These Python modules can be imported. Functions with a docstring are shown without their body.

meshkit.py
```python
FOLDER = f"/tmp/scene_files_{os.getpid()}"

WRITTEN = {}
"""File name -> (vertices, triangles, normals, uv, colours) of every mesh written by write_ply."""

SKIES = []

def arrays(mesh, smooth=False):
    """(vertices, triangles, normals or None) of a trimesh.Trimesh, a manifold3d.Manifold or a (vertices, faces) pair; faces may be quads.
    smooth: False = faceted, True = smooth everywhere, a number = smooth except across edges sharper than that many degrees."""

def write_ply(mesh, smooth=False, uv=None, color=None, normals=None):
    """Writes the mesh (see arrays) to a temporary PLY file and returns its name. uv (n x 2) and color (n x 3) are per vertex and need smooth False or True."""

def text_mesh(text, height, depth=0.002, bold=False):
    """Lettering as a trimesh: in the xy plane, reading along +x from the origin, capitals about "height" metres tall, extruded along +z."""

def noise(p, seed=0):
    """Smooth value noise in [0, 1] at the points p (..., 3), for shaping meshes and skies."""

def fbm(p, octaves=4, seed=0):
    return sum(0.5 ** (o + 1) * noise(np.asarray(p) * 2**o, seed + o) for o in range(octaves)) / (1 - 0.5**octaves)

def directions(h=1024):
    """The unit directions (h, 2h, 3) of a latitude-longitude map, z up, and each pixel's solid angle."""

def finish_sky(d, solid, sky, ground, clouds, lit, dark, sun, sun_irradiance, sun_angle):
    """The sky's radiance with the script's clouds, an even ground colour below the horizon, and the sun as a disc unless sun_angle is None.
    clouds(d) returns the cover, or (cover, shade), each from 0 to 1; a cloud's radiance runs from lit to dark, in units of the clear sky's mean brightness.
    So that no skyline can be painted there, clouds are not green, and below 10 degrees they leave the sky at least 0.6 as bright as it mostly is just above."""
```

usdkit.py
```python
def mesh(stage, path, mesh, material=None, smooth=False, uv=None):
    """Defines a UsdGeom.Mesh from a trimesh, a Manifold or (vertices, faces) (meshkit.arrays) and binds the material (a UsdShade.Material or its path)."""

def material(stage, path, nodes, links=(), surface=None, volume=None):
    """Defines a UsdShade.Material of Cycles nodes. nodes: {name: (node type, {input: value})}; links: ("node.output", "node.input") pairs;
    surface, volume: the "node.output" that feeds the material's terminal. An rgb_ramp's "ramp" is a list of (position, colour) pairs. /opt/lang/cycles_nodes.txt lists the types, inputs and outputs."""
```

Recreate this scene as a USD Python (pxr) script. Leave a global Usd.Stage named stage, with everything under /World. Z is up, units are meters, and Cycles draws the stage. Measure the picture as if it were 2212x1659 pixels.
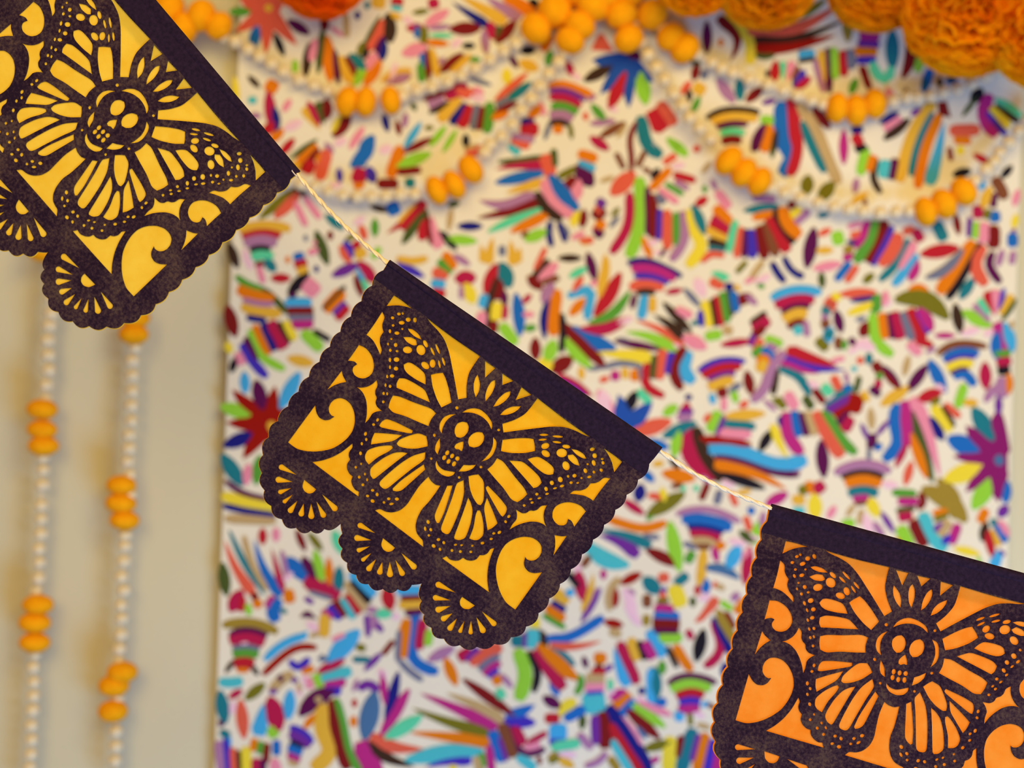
import math, json, random
import numpy as np, trimesh
from shapely.geometry import Polygon, Point, LineString, box as sbox
from shapely.ops import unary_union
from pxr import Usd, UsdGeom, UsdLux, Gf, Sdf, Vt
import usdkit, meshkit

# ---- settings: camera exposure, lights, colours
EXPOSURE = 0.0
DOME_I, DOME_C = 0.2, (0.44, 0.29, 0.23)
LIGHTS = [
    ('ceiling_lamp', (0.75, -0.3, 2.35), (-0.2, 1.35, 1.6), 0.7, 0.7, 36.0, (0.272, 0.195, 0.052)),  # out of view, upper right; warms the wall and throws garland shadows leftwards
    ('room_lamp', (-0.2, -0.6, 2.15), (0.0, 1.0, 1.5), 1.1, 0.9, 15.0, (0.45, 0.33, 0.11)),  # added warm fill near the camera, brightens the pennant fronts
    ('window_daylight', (0.7, 0.08, 0.45), (0.1, 1.2, 1.3), 0.7, 0.7, 16.0, (0.23, 0.55, 0.95)),  # out of view, low right; placed to cool the lower cloth and right pennant
]
STROKE_W = 1.38
REF_WHITE = (222, 204, 178)
CLOTH = (.77, .74, .70)
WALL_A, WALL_B = (.56, .53, .42), (.61, .58, .47)
FELT = ((.82, .33, .003), (.93, .42, .006))
BEAD = ((.66, .56, .40), (.80, .70, .53))
PURPLE = ((.017, .007, .025), (.038, .019, .040), (.092, .057, .058))
HEM_DIM = ((.011, .0055, .021), (.021, .0105, .036))  # purple paper darkened: less light through doubled layers, put into the colour
TISSUE = [((.95, .72, .08), (.98, .80, .14)), ((.97, .61, .018), (.99, .70, .05)), ((.97, .40, .035), (.99, .50, .09))]
TRANS = 0.6
PETAL = [((1.0, .44, .003), (1.0, .60, .008)), ((.93, .42, .003), (.98, .54, .01)), ((.98, .17, .003), (1.0, .30, .006))]

stage = Usd.Stage.CreateInMemory()
UsdGeom.SetStageUpAxis(stage, UsdGeom.Tokens.z)
UsdGeom.SetStageMetersPerUnit(stage, 1.0)
UsdGeom.Xform.Define(stage, '/World')
rng = np.random.default_rng(7)

# ------------------------------------------------------------------ camera
FOCAL, APER = 52.0, 36.0
FPX = 2212 * FOCAL / APER
CAM = np.array([0.0, 0.0, 1.60])
ROLL = math.radians(1.95)
RIGHT = np.array([math.cos(ROLL), 0, math.sin(ROLL)])
UP = np.array([-math.sin(ROLL), 0, math.cos(ROLL)])
FWD = np.array([0.0, 1.0, 0.0])
WALL_Y, CLOTH_Y = 1.352, 1.336
cam = UsdGeom.Camera.Define(stage, '/World/camera')
cam.CreateFocalLengthAttr(FOCAL); cam.CreateHorizontalApertureAttr(APER); cam.CreateVerticalApertureAttr(APER * 1659 / 2212)
cam.CreateClippingRangeAttr(Gf.Vec2f(0.01, 100))
cam.CreateFStopAttr(3.8); cam.CreateFocusDistanceAttr(0.888)
cam.CreateExposureAttr(EXPOSURE)
m = np.eye(4); m[0, :3], m[1, :3], m[2, :3], m[3, :3] = RIGHT, UP, -FWD, CAM
cam.AddTransformOp().Set(Gf.Matrix4d(m.tolist()))

# ------------------------------------------------------------------ light
dome = UsdLux.DomeLight.Define(stage, '/World/room_glow')
dome.CreateIntensityAttr(DOME_I); dome.CreateColorAttr(Gf.Vec3f(*DOME_C))
def rect(name, pos, target, w, h, inten, col):
    l = UsdLux.RectLight.Define(stage, '/World/' + name)
    l.CreateWidthAttr(w); l.CreateHeightAttr(h); l.CreateIntensityAttr(inten); l.CreateColorAttr(Gf.Vec3f(*col))
    p, t = np.array(pos, float), np.array(target, float)
    z = p - t; z /= np.linalg.norm(z); x = np.cross([0, 0, 1.0], z); x /= np.linalg.norm(x); y = np.cross(z, x)
    mm = np.eye(4); mm[0, :3], mm[1, :3], mm[2, :3], mm[3, :3] = x, y, z, p
    l.AddTransformOp().Set(Gf.Matrix4d(mm.tolist())); return l
for a in LIGHTS: rect(*a)

# ------------------------------------------------------------------ tables: pennant poses, cut-paper design (mm), embroidered figures
POSES = [[0.19283, 0.62646, -0.0868, 0.00671, 0.88179, 0.01609], [0.14617, 0.85222, 0.01637, -0.19522, 0.90024, 0.20406], [0.00489, 0.25047, -0.15466, 0.25174, 0.88828, -0.10098]]
DESIGN = """{"half":[[[-84.54,16.02],[-79.28,15.71],[-74.55,15.87],[-70.49,16.01],[-74.8,17.32],[-79.74,19.92],[-84.57,24.13],[-84.56,20.24]],[[-84.8,28.44],[-81.46,30.23],[-80.61,34.27],[-79.05,36.53],[-77.13,38.09],[-77.17,41.95],[-74.94,45.43],[-71.67,47.71],[-70.92,51.01],[-74.0,49.01],[-78.7,46.49],[-82.98,45.81],[-84.73,45.98],[-84.46,37.52]],[[-85.02,53.72],[-80.77,52.73],[-76.76,53.62],[-73.03,55.58],[-69.98,58.9],[-68.5,62.54],[-69.01,66.11],[-70.84,69.03],[-73.58,70.63],[-76.82,70.88],[-79.35,69.3],[-80.33,67.0],[-79.25,64.23],[-81.24,63.81],[-83.53,64.81],[-85.06,65.94],[-84.93,59.66]],[[-84.69,73.09],[-82.59,75.16],[-78.42,77.26],[-80.94,79.82],[-83.48,83.62],[-85.39,88.35],[-85.08,80.65]],[[-85.97,100.73],[-82.84,104.08],[-79.63,105.63],[-76.16,105.05],[-73.72,102.95],[-72.35,99.3],[-73.97,100.07],[-76.4,99.27],[-78.33,97.2],[-79.08,93.83],[-78.39,90.44],[-76.11,87.52],[-72.6,86.39],[-68.48,86.79],[-64.21,89.27],[-60.98,92.97],[-59.22,96.29],[-58.0,100.2],[-58.17,105.6],[-59.58,111.07],[-61.97,116.4],[-65.73,121.0],[-69.97,124.92],[-74.74,128.07],[-80.12,130.35],[-86.72,130.18],[-86.4,115.97]],[[-64.01,64.98],[-61.44,67.22],[-61.1,70.43],[-59.89,72.56],[-57.55,73.85],[-56.96,76.45],[-54.81,78.32],[-50.58,78.64],[-52.92,80.82],[-54.46,83.54],[-54.21,86.15],[-54.18,88.31],[-54.68,91.31],[-56.41,86.92],[-59.01,82.77],[-62.23,79.08],[-66.01,76.69],[-69.56,75.86],[-71.85,76.26],[-68.82,74.45],[-66.12,71.57],[-64.57,68.25]],[[-53.83,106.28],[-52.27,108.19],[-52.57,111.51],[-51.32,114.09],[-49.3,115.4],[-49.32,118.78],[-47.51,121.41],[-44.46,123.1],[-42.07,123.06],[-41.2,125.97],[-39.03,127.88],[-36.0,129.15],[-33.41,128.52],[-31.88,131.38],[-50.05,131.34],[-67.52,131.21],[-62.92,126.4],[-58.99,120.77],[-55.87,113.99]],[[-38.89,42.27],[-37.17,39.89],[-33.84,36.81],[-30.68,38.32],[-25.06,42.72],[-19.03,48.56],[-22.29,54.88],[-27.61,52.37],[-34.58,47.23]],[[-55.93,47.2],[-54.73,44.42],[-52.5,43.37],[-47.57,43.15],[-42.54,43.7],[-40.01,46.12],[-38.07,49.14],[-44.36,50.21],[-51.0,50.41],[-54.13,49.3]],[[-53.45,55.67],[-50.54,53.51],[-44.49,52.45],[-36.82,51.91],[-33.25,53.99],[-29.65,56.49],[-36.36,58.04],[-43.73,59.65],[-51.39,61.47],[-53.08,59.27]],[[-50.55,66.72],[-47.02,64.7],[-37.57,62.41],[-27.22,59.0],[-22.92,59.68],[-23.24,64.69],[-22.08,69.04],[-29.15,70.86],[-37.29,72.61],[-44.65,75.51],[-48.57,74.52],[-50.01,70.83]],[[-60.81,15.32],[-54.11,15.64],[-40.56,15.81],[-21.3,15.16],[-21.3,21.11],[-20.9,27.64],[-17.66,34.64],[-13.27,40.64],[-16.94,44.67],[-23.99,37.63],[-30.5,31.35],[-38.07,24.16],[-44.6,19.64],[-51.05,17.62],[-56.72,16.71]],[[-66.46,27.52],[-63.68,26.06],[-58.86,26.33],[-55.51,28.11],[-59.83,29.17],[-64.38,28.7]],[[-65.69,33.49],[-62.14,30.7],[-58.3,30.17],[-56.09,32.37],[-57.62,34.18],[-62.26,34.79]],[[-44.97,80.6],[-38.92,78.86],[-28.29,76.99],[-27.82,78.64],[-28.89,79.8],[-35.94,83.17],[-45.0,87.35],[-46.72,87.33],[-46.99,84.47],[-46.17,81.94]],[[-46.59,92.48],[-40.76,88.54],[-32.02,83.28],[-34.03,89.62],[-39.06,94.72],[-44.22,99.92],[-45.81,96.72]],[[-24.69,76.03],[-19.58,74.81],[-17.23,76.97],[-15.32,79.47],[-20.1,85.08],[-25.26,88.71],[-29.99,90.52],[-31.77,89.67],[-31.82,86.64],[-29.09,81.96]],[[-44.0,103.72],[-40.12,98.15],[-35.45,93.75],[-33.28,92.56],[-32.03,93.38],[-32.69,96.51],[-36.32,103.66],[-38.12,111.02],[-41.34,110.09],[-43.33,108.06]],[[-22.82,90.38],[-25.74,91.71],[-29.56,94.85],[-32.94,101.1],[-35.41,108.71],[-35.96,112.66],[-33.75,115.87],[-31.17,116.75],[-30.04,115.89],[-27.77,107.35],[-24.83,96.74]],[[-14.38,83.14],[-13.14,85.28],[-12.02,87.5],[-15.24,96.99],[-18.32,108.61],[-20.29,116.32],[-22.18,117.93],[-25.44,117.56],[-26.65,115.81],[-25.76,110.26],[-22.86,98.34],[-19.5,89.63]],[[-10.88,89.99],[-8.32,92.19],[-10.3,101.64],[-12.36,111.63],[-14.49,114.13],[-16.74,115.22],[-17.72,114.19],[-16.63,107.33],[-13.68,98.01]],[[-16.11,25.07],[-11.75,28.5],[-9.42,32.76],[-9.01,37.17],[-12.18,34.82],[-14.67,31.53],[-16.07,27.86]],[[-5.75,21.31],[-3.58,24.13],[-2.37,29.65],[-2.82,35.56],[-5.08,32.95],[-6.75,28.2],[-7.01,23.69]],[[-17.26,15.71],[-9.62,15.49],[-10.52,19.9],[-11.34,24.09]],[[-56.63,36.83],[-56.4,37.81],[-56.71,38.9],[-57.49,39.88],[-58.6,40.55],[-59.8,40.79],[-60.87,40.55],[-61.59,39.87],[-61.82,38.89],[-61.51,37.8],[-60.73,36.82],[-59.62,36.15],[-58.42,35.91],[-57.35,36.15]],[[-50.88,31.18],[-49.87,32.22],[-49.37,33.51],[-49.47,34.8],[-50.16,35.83],[-51.31,36.4],[-52.67,36.4],[-53.99,35.82],[-55.0,34.78],[-55.5,33.49],[-55.39,32.2],[-54.7,31.17],[-53.56,30.6],[-52.19,30.61]],[[-51.7,27.63],[-50.83,28.26],[-50.26,28.98],[-50.1,29.66],[-50.37,30.14],[-51.02,30.35],[-51.93,30.24],[-52.92,29.82],[-53.78,29.19],[-54.35,28.46],[-54.51,27.79],[-54.24,27.3],[-53.59,27.09],[-52.68,27.21]],[[-45.86,29.27],[-44.87,29.92],[-44.15,30.57],[-43.85,31.1],[-44.01,31.4],[-44.62,31.41],[-45.54,31.13],[-46.6,30.61],[-47.59,29.96],[-48.31,29.31],[-48.62,28.78],[-48.45,28.48],[-47.85,28.47],[-46.92,28.75]],[[-44.19,26.21],[-43.04,27.03],[-42.2,27.83],[-41.83,28.43],[-42.01,28.72],[-42.7,28.64],[-43.77,28.21],[-45.0,27.51],[-46.15,26.68],[-46.99,25.89],[-47.36,25.29],[-47.18,25.0],[-46.49,25.08],[-45.42,25.51]],[[-42.08,39.85],[-42.44,40.68],[-43.28,41.3],[-44.46,41.6],[-45.73,41.52],[-46.84,41.06],[-47.58,40.33],[-47.79,39.46],[-47.44,38.63],[-46.59,38.01],[-45.42,37.71],[-44.15,37.79],[-43.04,38.25],[-42.3,38.98]],[[-40.49,34.9],[-39.99,35.94],[-39.88,37.0],[-40.2,37.86],[-40.87,38.35],[-41.76,38.38],[-42.69,37.95],[-43.49,37.13],[-43.99,36.09],[-44.09,35.04],[-43.78,34.18],[-43.11,33.68],[-42.22,33.65],[-41.29,34.09]],[[-38.0,33.31],[-37.22,34.12],[-36.68,34.88],[-36.5,35.43],[-36.71,35.66],[-37.26,35.53],[-38.05,35.06],[-38.92,34.35],[-39.7,33.53],[-40.23,32.77],[-40.41,32.22],[-40.21,31.99],[-39.66,32.12],[-38.87,32.59]],[[-36.86,30.39],[-35.96,31.16],[-35.32,31.9],[-35.08,32.46],[-35.28,32.74],[-35.88,32.67],[-36.76,32.28],[-37.76,31.63],[-38.66,30.86],[-39.29,30.12],[-39.54,29.56],[-39.34,29.28],[-38.74,29.35],[-37.85,29.74]],[[-76.56,27.06],[-76.43,27.86],[-76.93,28.6],[-77.77,28.84],[-78.46,28.45],[-78.6,27.65],[-78.1,26.91],[-77.25,26.67]],[[-74.74,22.76],[-74.62,23.57],[-75.16,24.33],[-76.04,24.61],[-76.75,24.23],[-76.87,23.42],[-76.32,22.65],[-75.44,22.38]],[[-73.37,21.33],[-73.18,22.03],[-73.49,22.6],[-74.13,22.72],[-74.71,22.31],[-74.9,21.61],[-74.58,21.04],[-73.95,20.92]],[[-67.88,21.95],[-67.67,23.11],[-68.36,24.17],[-69.56,24.5],[-70.56,23.92],[-70.77,22.76],[-70.08,21.7],[-68.88,21.37]],[[-64.76,19.91],[-64.39,21.08],[-64.82,21.99],[-65.81,22.12],[-66.76,21.38],[-67.13,20.22],[-66.69,19.3],[-65.71,19.18]],[[-69.86,25.78],[-69.71,26.32],[-69.88,26.98],[-70.35,27.62],[-71.02,28.12],[-71.76,28.37],[-72.42,28.32],[-72.88,27.99],[-73.03,27.45],[-72.86,26.79],[-72.39,26.15],[-71.72,25.65],[-70.98,25.4],[-70.31,25.45]],[[-73.9,30.78],[-73.77,31.47],[-74.18,32.09],[-74.88,32.28],[-75.47,31.93],[-75.6,31.25],[-75.19,30.63],[-74.49,30.43]],[[-73.54,34.85],[-73.2,35.8],[-73.49,36.51],[-74.23,36.56],[-74.99,35.92],[-75.33,34.96],[-75.04,34.26],[-74.3,34.21]],[[-68.79,32.8],[-68.71,33.76],[-69.47,34.74],[-70.61,35.16],[-71.47,34.77],[-71.55,33.81],[-70.79,32.83],[-69.65,32.41]],[[-68.28,29.28],[-68.15,29.85],[-68.46,30.35],[-69.02,30.49],[-69.51,30.18],[-69.63,29.61],[-69.32,29.11],[-68.76,28.97]],[[-70.29,38.32],[-70.16,38.9],[-70.47,39.4],[-71.03,39.54],[-71.52,39.23],[-71.64,38.66],[-71.33,38.16],[-70.77,38.02]],[[-65.7,39.46],[-65.44,40.47],[-65.92,41.33],[-66.86,41.53],[-67.71,40.95],[-67.97,39.93],[-67.49,39.07],[-66.54,38.88]],[[-70.26,42.15],[-70.04,42.83],[-70.28,43.35],[-70.83,43.41],[-71.39,42.97],[-71.61,42.29],[-71.37,41.77],[-70.82,41.71]],[[-66.77,44.26],[-66.56,45.07],[-66.93,45.75],[-67.67,45.89],[-68.34,45.42],[-68.55,44.61],[-68.18,43.94],[-67.44,43.79]],[[-63.1,42.23],[-62.99,42.88],[-63.41,43.49],[-64.1,43.7],[-64.66,43.39],[-64.77,42.74],[-64.35,42.13],[-63.66,41.92]],[[-63.63,49.3],[-63.23,50.34],[-63.49,51.09],[-64.26,51.1],[-65.08,50.38],[-65.48,49.34],[-65.22,48.59],[-64.45,48.58]],[[-59.77,46.19],[-59.54,46.83],[-59.64,47.57],[-60.06,48.24],[-60.7,48.72],[-61.45,48.91],[-62.16,48.78],[-62.68,48.34],[-62.91,47.69],[-62.8,46.96],[-62.39,46.29],[-61.74,45.81],[-60.99,45.62],[-60.28,45.75]],[[-61.24,53.11],[-60.85,54.04],[-61.02,54.66],[-61.64,54.63],[-62.36,53.94],[-62.76,53.02],[-62.59,52.39],[-61.96,52.43]],[[-57.13,51.09],[-56.93,52.16],[-57.58,53.14],[-58.68,53.46],[-59.59,52.92],[-59.79,51.85],[-59.15,50.87],[-58.05,50.56]],[[-59.37,58.77],[-59.05,59.63],[-59.28,60.26],[-59.92,60.28],[-60.6,59.69],[-60.92,58.83],[-60.69,58.21],[-60.05,58.18]],[[-56.53,56.24],[-56.42,57.19],[-57.1,58.12],[-58.17,58.49],[-59.0,58.07],[-59.11,57.12],[-58.44,56.19],[-57.37,55.82]],[[-57.23,63.83],[-56.9,64.68],[-57.08,65.28],[-57.69,65.27],[-58.36,64.67],[-58.69,63.82],[-58.5,63.22],[-57.9,63.23]],[[-54.37,62.56],[-54.15,63.38],[-54.52,64.06],[-55.26,64.21],[-55.94,63.73],[-56.16,62.92],[-55.78,62.23],[-55.04,62.09]],[[-55.2,68.63],[-54.95,69.42],[-55.24,70.04],[-55.9,70.13],[-56.54,69.63],[-56.79,68.84],[-56.5,68.21],[-55.84,68.13]],[[-53.39,67.54],[-53.11,68.31],[-53.32,68.88],[-53.9,68.9],[-54.52,68.38],[-54.8,67.61],[-54.59,67.05],[-54.0,67.02]],[[-52.34,73.0],[-52.17,73.73],[-52.52,74.35],[-53.2,74.5],[-53.81,74.09],[-53.98,73.37],[-53.63,72.75],[-52.95,72.6]],[[-48.67,84.73],[-48.85,85.66],[-49.45,86.1],[-50.11,85.8],[-50.45,84.93],[-50.27,84.0],[-49.67,83.55],[-49.01,83.85]],[[-49.06,88.03],[-48.94,88.75],[-49.39,89.42],[-50.14,89.65],[-50.75,89.3],[-50.87,88.59],[-50.42,87.92],[-49.67,87.69]],[[-49.78,96.17],[-49.8,97.23],[-50.35,97.83],[-51.12,97.63],[-51.65,96.74],[-51.63,95.68],[-51.07,95.08],[-50.31,95.28]],[[-47.65,98.54],[-47.4,99.35],[-47.69,99.98],[-48.35,100.07],[-49.0,99.56],[-49.26,98.76],[-48.96,98.13],[-48.3,98.04]],[[-48.38,102.35],[-48.13,103.15],[-48.42,103.79],[-49.09,103.88],[-49.73,103.37],[-49.99,102.56],[-49.69,101.93],[-49.03,101.84]],[[-45.5,107.67],[-45.22,108.58],[-45.57,109.31],[-46.34,109.43],[-47.08,108.86],[-47.36,107.95],[-47.01,107.22],[-46.24,107.1]],[[-41.72,113.04],[-41.55,113.66],[-41.81,114.16],[-42.35,114.26],[-42.85,113.89],[-43.03,113.27],[-42.77,112.77],[-42.23,112.67]],[[-43.01,116.67],[-42.83,117.41],[-43.19,118.05],[-43.87,118.2],[-44.48,117.79],[-44.66,117.04],[-44.31,116.41],[-43.62,116.26]],[[-36.19,116.83],[-35.96,117.53],[-36.19,118.08],[-36.76,118.14],[-37.32,117.69],[-37.55,116.98],[-37.32,116.44],[-36.75,116.38]],[[-37.71,120.38],[-37.52,121.18],[-37.9,121.86],[-38.64,122.03],[-39.3,121.58],[-39.49,120.79],[-39.1,120.1],[-38.37,119.94]],[[-33.05,118.89],[-32.76,119.68],[-32.97,120.26],[-33.56,120.28],[-34.18,119.75],[-34.47,118.96],[-34.26,118.39],[-33.67,118.36]],[[-33.17,122.98],[-33.0,123.74],[-33.4,124.4],[-34.12,124.59],[-34.75,124.19],[-34.92,123.43],[-34.52,122.76],[-33.8,122.58]],[[-26.2,121.97],[-26.06,122.75],[-26.54,123.47],[-27.34,123.72],[-28.01,123.34],[-28.14,122.56],[-27.67,121.83],[-26.86,121.59]],[[-26.73,126.83],[-26.62,127.57],[-27.11,128.28],[-27.9,128.54],[-28.54,128.21],[-28.65,127.47],[-28.16,126.75],[-27.36,126.49]],[[-22.5,122.45],[-22.24,123.39],[-22.63,124.15],[-23.44,124.3],[-24.2,123.74],[-24.46,122.81],[-24.08,122.05],[-23.27,121.9]],[[-21.89,128.06],[-22.21,128.97],[-23.16,129.45],[-24.17,129.2],[-24.66,128.38],[-24.33,127.46],[-23.39,126.99],[-22.37,127.23]],[[-15.05,120.17],[-14.93,120.96],[-15.44,121.71],[-16.28,121.99],[-16.96,121.63],[-17.08,120.83],[-16.57,120.08],[-15.73,119.8]],[[-10.74,117.07],[-10.61,117.98],[-11.22,118.86],[-12.21,119.19],[-12.99,118.78],[-13.12,117.87],[-12.51,116.99],[-11.53,116.66]],[[-16.35,124.01],[-16.19,124.71],[-16.56,125.33],[-17.23,125.5],[-17.81,125.13],[-17.97,124.43],[-17.61,123.81],[-16.93,123.64]],[[-11.77,121.34],[-11.66,122.1],[-12.24,123.1],[-13.17,123.74],[-13.9,123.65],[-14.01,122.89],[-13.43,121.89],[-12.5,121.25]]],"full":[[[-4.52,15.7],[3.61,15.37],[-0.4,21.51]],[[-4.26,94.58],[-1.5,95.85],[2.15,96.17],[4.94,94.67],[5.18,100.51],[5.06,107.7],[4.13,113.75],[5.14,120.13],[7.14,124.86],[10.14,127.95],[13.46,129.0],[15.99,129.3],[18.61,132.69],[-0.12,132.4],[-18.83,132.17],[-16.89,129.34],[-12.97,128.77],[-9.27,126.66],[-6.13,122.48],[-4.78,116.98],[-5.21,110.19],[-5.48,102.41]],[[-6.97,62.72],[-8.55,59.99],[-8.87,56.76],[-7.01,53.98],[-4.36,52.94],[-2.02,54.22],[-0.61,57.07],[-0.67,60.59],[-2.21,63.23],[-4.55,64.12]],[[3.03,62.6],[1.87,59.99],[2.13,56.75],[3.82,53.74],[6.58,52.27],[9.01,53.31],[10.46,56.57],[10.13,60.3],[7.89,63.12],[5.15,64.05]],[[0.58,63.57],[2.47,66.5],[3.27,69.22],[2.43,69.59],[1.24,69.35],[-0.5,70.49],[-1.95,70.01],[-2.31,67.92],[-1.05,65.49]],[[-10.44,49.88],[-9.15,46.32],[-6.3,43.16],[-2.51,41.36],[2.79,41.7],[7.39,43.44],[9.43,45.37],[10.02,47.52],[6.13,45.24],[1.38,44.48],[-3.13,45.27],[-6.92,47.07]],[[-12.61,52.64],[-15.66,54.92],[-17.73,58.63],[-17.68,62.93],[-15.93,66.4],[-12.86,68.01],[-14.5,64.45],[-15.22,59.79],[-14.31,55.64]],[[-12.41,70.72],[-9.01,74.72],[-8.16,78.01],[-7.4,80.07],[-10.2,79.11],[-12.12,75.75]],[[-5.95,83.36],[-3.31,85.31],[0.81,85.72],[7.34,82.27],[7.63,84.51],[5.54,87.6],[1.31,88.86],[-2.85,88.05],[-5.42,85.59]],[[8.93,75.45],[11.86,73.58],[14.98,70.78],[14.85,74.21],[12.45,78.04],[8.84,80.78]],[[13.43,50.6],[16.77,51.38],[18.61,54.34],[19.77,59.56],[19.17,63.5],[16.55,67.23],[17.26,63.2],[17.46,58.69],[16.15,54.45]],[[-2.16,75.32],[-2.29,76.39],[-2.85,77.1],[-3.61,77.19],[-4.28,76.61],[-4.62,75.6],[-4.49,74.54],[-3.93,73.83],[-3.18,73.74],[-2.5,74.31]],[[1.35,75.12],[1.22,76.15],[0.66,76.83],[-0.1,76.92],[-0.77,76.37],[-1.1,75.4],[-0.97,74.38],[-0.41,73.7],[0.35,73.61],[1.02,74.15]],[[5.02,74.45],[4.86,75.39],[4.23,76.04],[3.39,76.13],[2.65,75.64],[2.3,74.76],[2.47,73.82],[3.09,73.18],[3.94,73.08],[4.67,73.57]],[[-1.94,78.92],[-2.07,79.99],[-2.62,80.7],[-3.38,80.79],[-4.06,80.21],[-4.4,79.2],[-4.26,78.14],[-3.71,77.43],[-2.95,77.34],[-2.27,77.91]],[[1.56,79.18],[1.43,80.24],[0.88,80.95],[0.12,81.04],[-0.56,80.47],[-0.9,79.45],[-0.77,78.39],[-0.22,77.68],[0.54,77.59],[1.22,78.16]],[[5.11,78.42],[4.99,79.53],[4.44,80.26],[3.68,80.35],[3.0,79.75],[2.65,78.7],[2.78,77.59],[3.33,76.86],[4.09,76.77],[4.77,77.37]],[[-13.66,48.61],[-13.47,49.44],[-13.92,50.18],[-14.73,50.38],[-15.44,49.93],[-15.63,49.1],[-15.19,48.36],[-14.37,48.16]],[[-15.27,70.87],[-15.03,71.68],[-15.36,72.33],[-16.06,72.45],[-16.72,71.96],[-16.96,71.16],[-16.64,70.5],[-15.94,70.38]],[[-8.59,83.86],[-8.42,84.53],[-8.74,85.11],[-9.36,85.25],[-9.93,84.87],[-10.1,84.19],[-9.78,83.62],[-9.15,83.48]],[[11.89,83.05],[12.06,83.72],[11.74,84.3],[11.12,84.44],[10.55,84.06],[10.38,83.38],[10.69,82.81],[11.32,82.67]],[[18.98,69.59],[19.13,70.29],[18.73,70.92],[18.03,71.12],[17.43,70.77],[17.29,70.07],[17.68,69.44],[18.38,69.24]],[[14.47,44.45],[14.61,45.13],[14.22,45.76],[13.52,45.95],[12.93,45.6],[12.78,44.91],[13.18,44.29],[13.87,44.1]]],"flower":[[[-4.77,-0.19],[4.77,0.19],[4.54,3.05],[2.69,5.44],[-0.44,5.94],[-3.39,4.14]],[[-9.98,0.19],[-19.49,3.48],[-20.38,3.89],[-21.33,3.79],[-22.08,3.2],[-22.45,2.28],[-22.33,1.28],[-21.74,0.47],[-20.86,0.06],[-19.91,0.16]],[[-9.59,5.26],[-16.03,10.82],[-16.81,11.56],[-17.84,11.81],[-18.83,11.48],[-19.52,10.67],[-19.72,9.6],[-19.38,8.55],[-18.59,7.81],[-17.57,7.57]],[[-8.19,8.87],[-10.95,15.52],[-11.22,16.31],[-11.82,16.85],[-12.59,17.02],[-13.33,16.76],[-13.84,16.14],[-13.97,15.33],[-13.71,14.55],[-13.11,14.0]],[[-5.18,11.78],[-5.64,18.41],[-5.64,19.15],[-5.99,19.79],[-6.59,20.18],[-7.29,20.2],[-7.89,19.85],[-8.24,19.22],[-8.24,18.48],[-7.9,17.84]],[[-0.67,13.3],[0.84,20.22],[1.07,21.2],[0.81,22.18],[0.12,22.9],[-0.81,23.17],[-1.73,22.92],[-2.4,22.21],[-2.63,21.23],[-2.37,20.25]],[[3.41,12.27],[7.04,17.21],[7.62,18.01],[7.73,19.01],[7.35,19.95],[6.58,20.57],[5.63,20.71],[4.75,20.33],[4.18,19.53],[4.06,18.53]],[[7.14,9.43],[12.6,14.07],[13.42,14.75],[13.8,15.76],[13.64,16.85],[12.98,17.73],[12.01,18.15],[10.97,18.0],[10.16,17.32],[9.78,16.31]],[[8.91,6.28],[17.42,8.9],[18.35,9.1],[19.06,9.77],[19.34,10.73],[19.13,11.71],[18.49,12.47],[17.57,12.78],[16.64,12.58],[15.94,11.91]],[[9.12,0.46],[20.23,0.91],[21.27,0.84],[22.2,1.32],[22.76,2.23],[22.81,3.32],[22.34,4.31],[21.46,4.91],[20.42,4.99],[19.49,4.5]]]}"""
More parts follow.
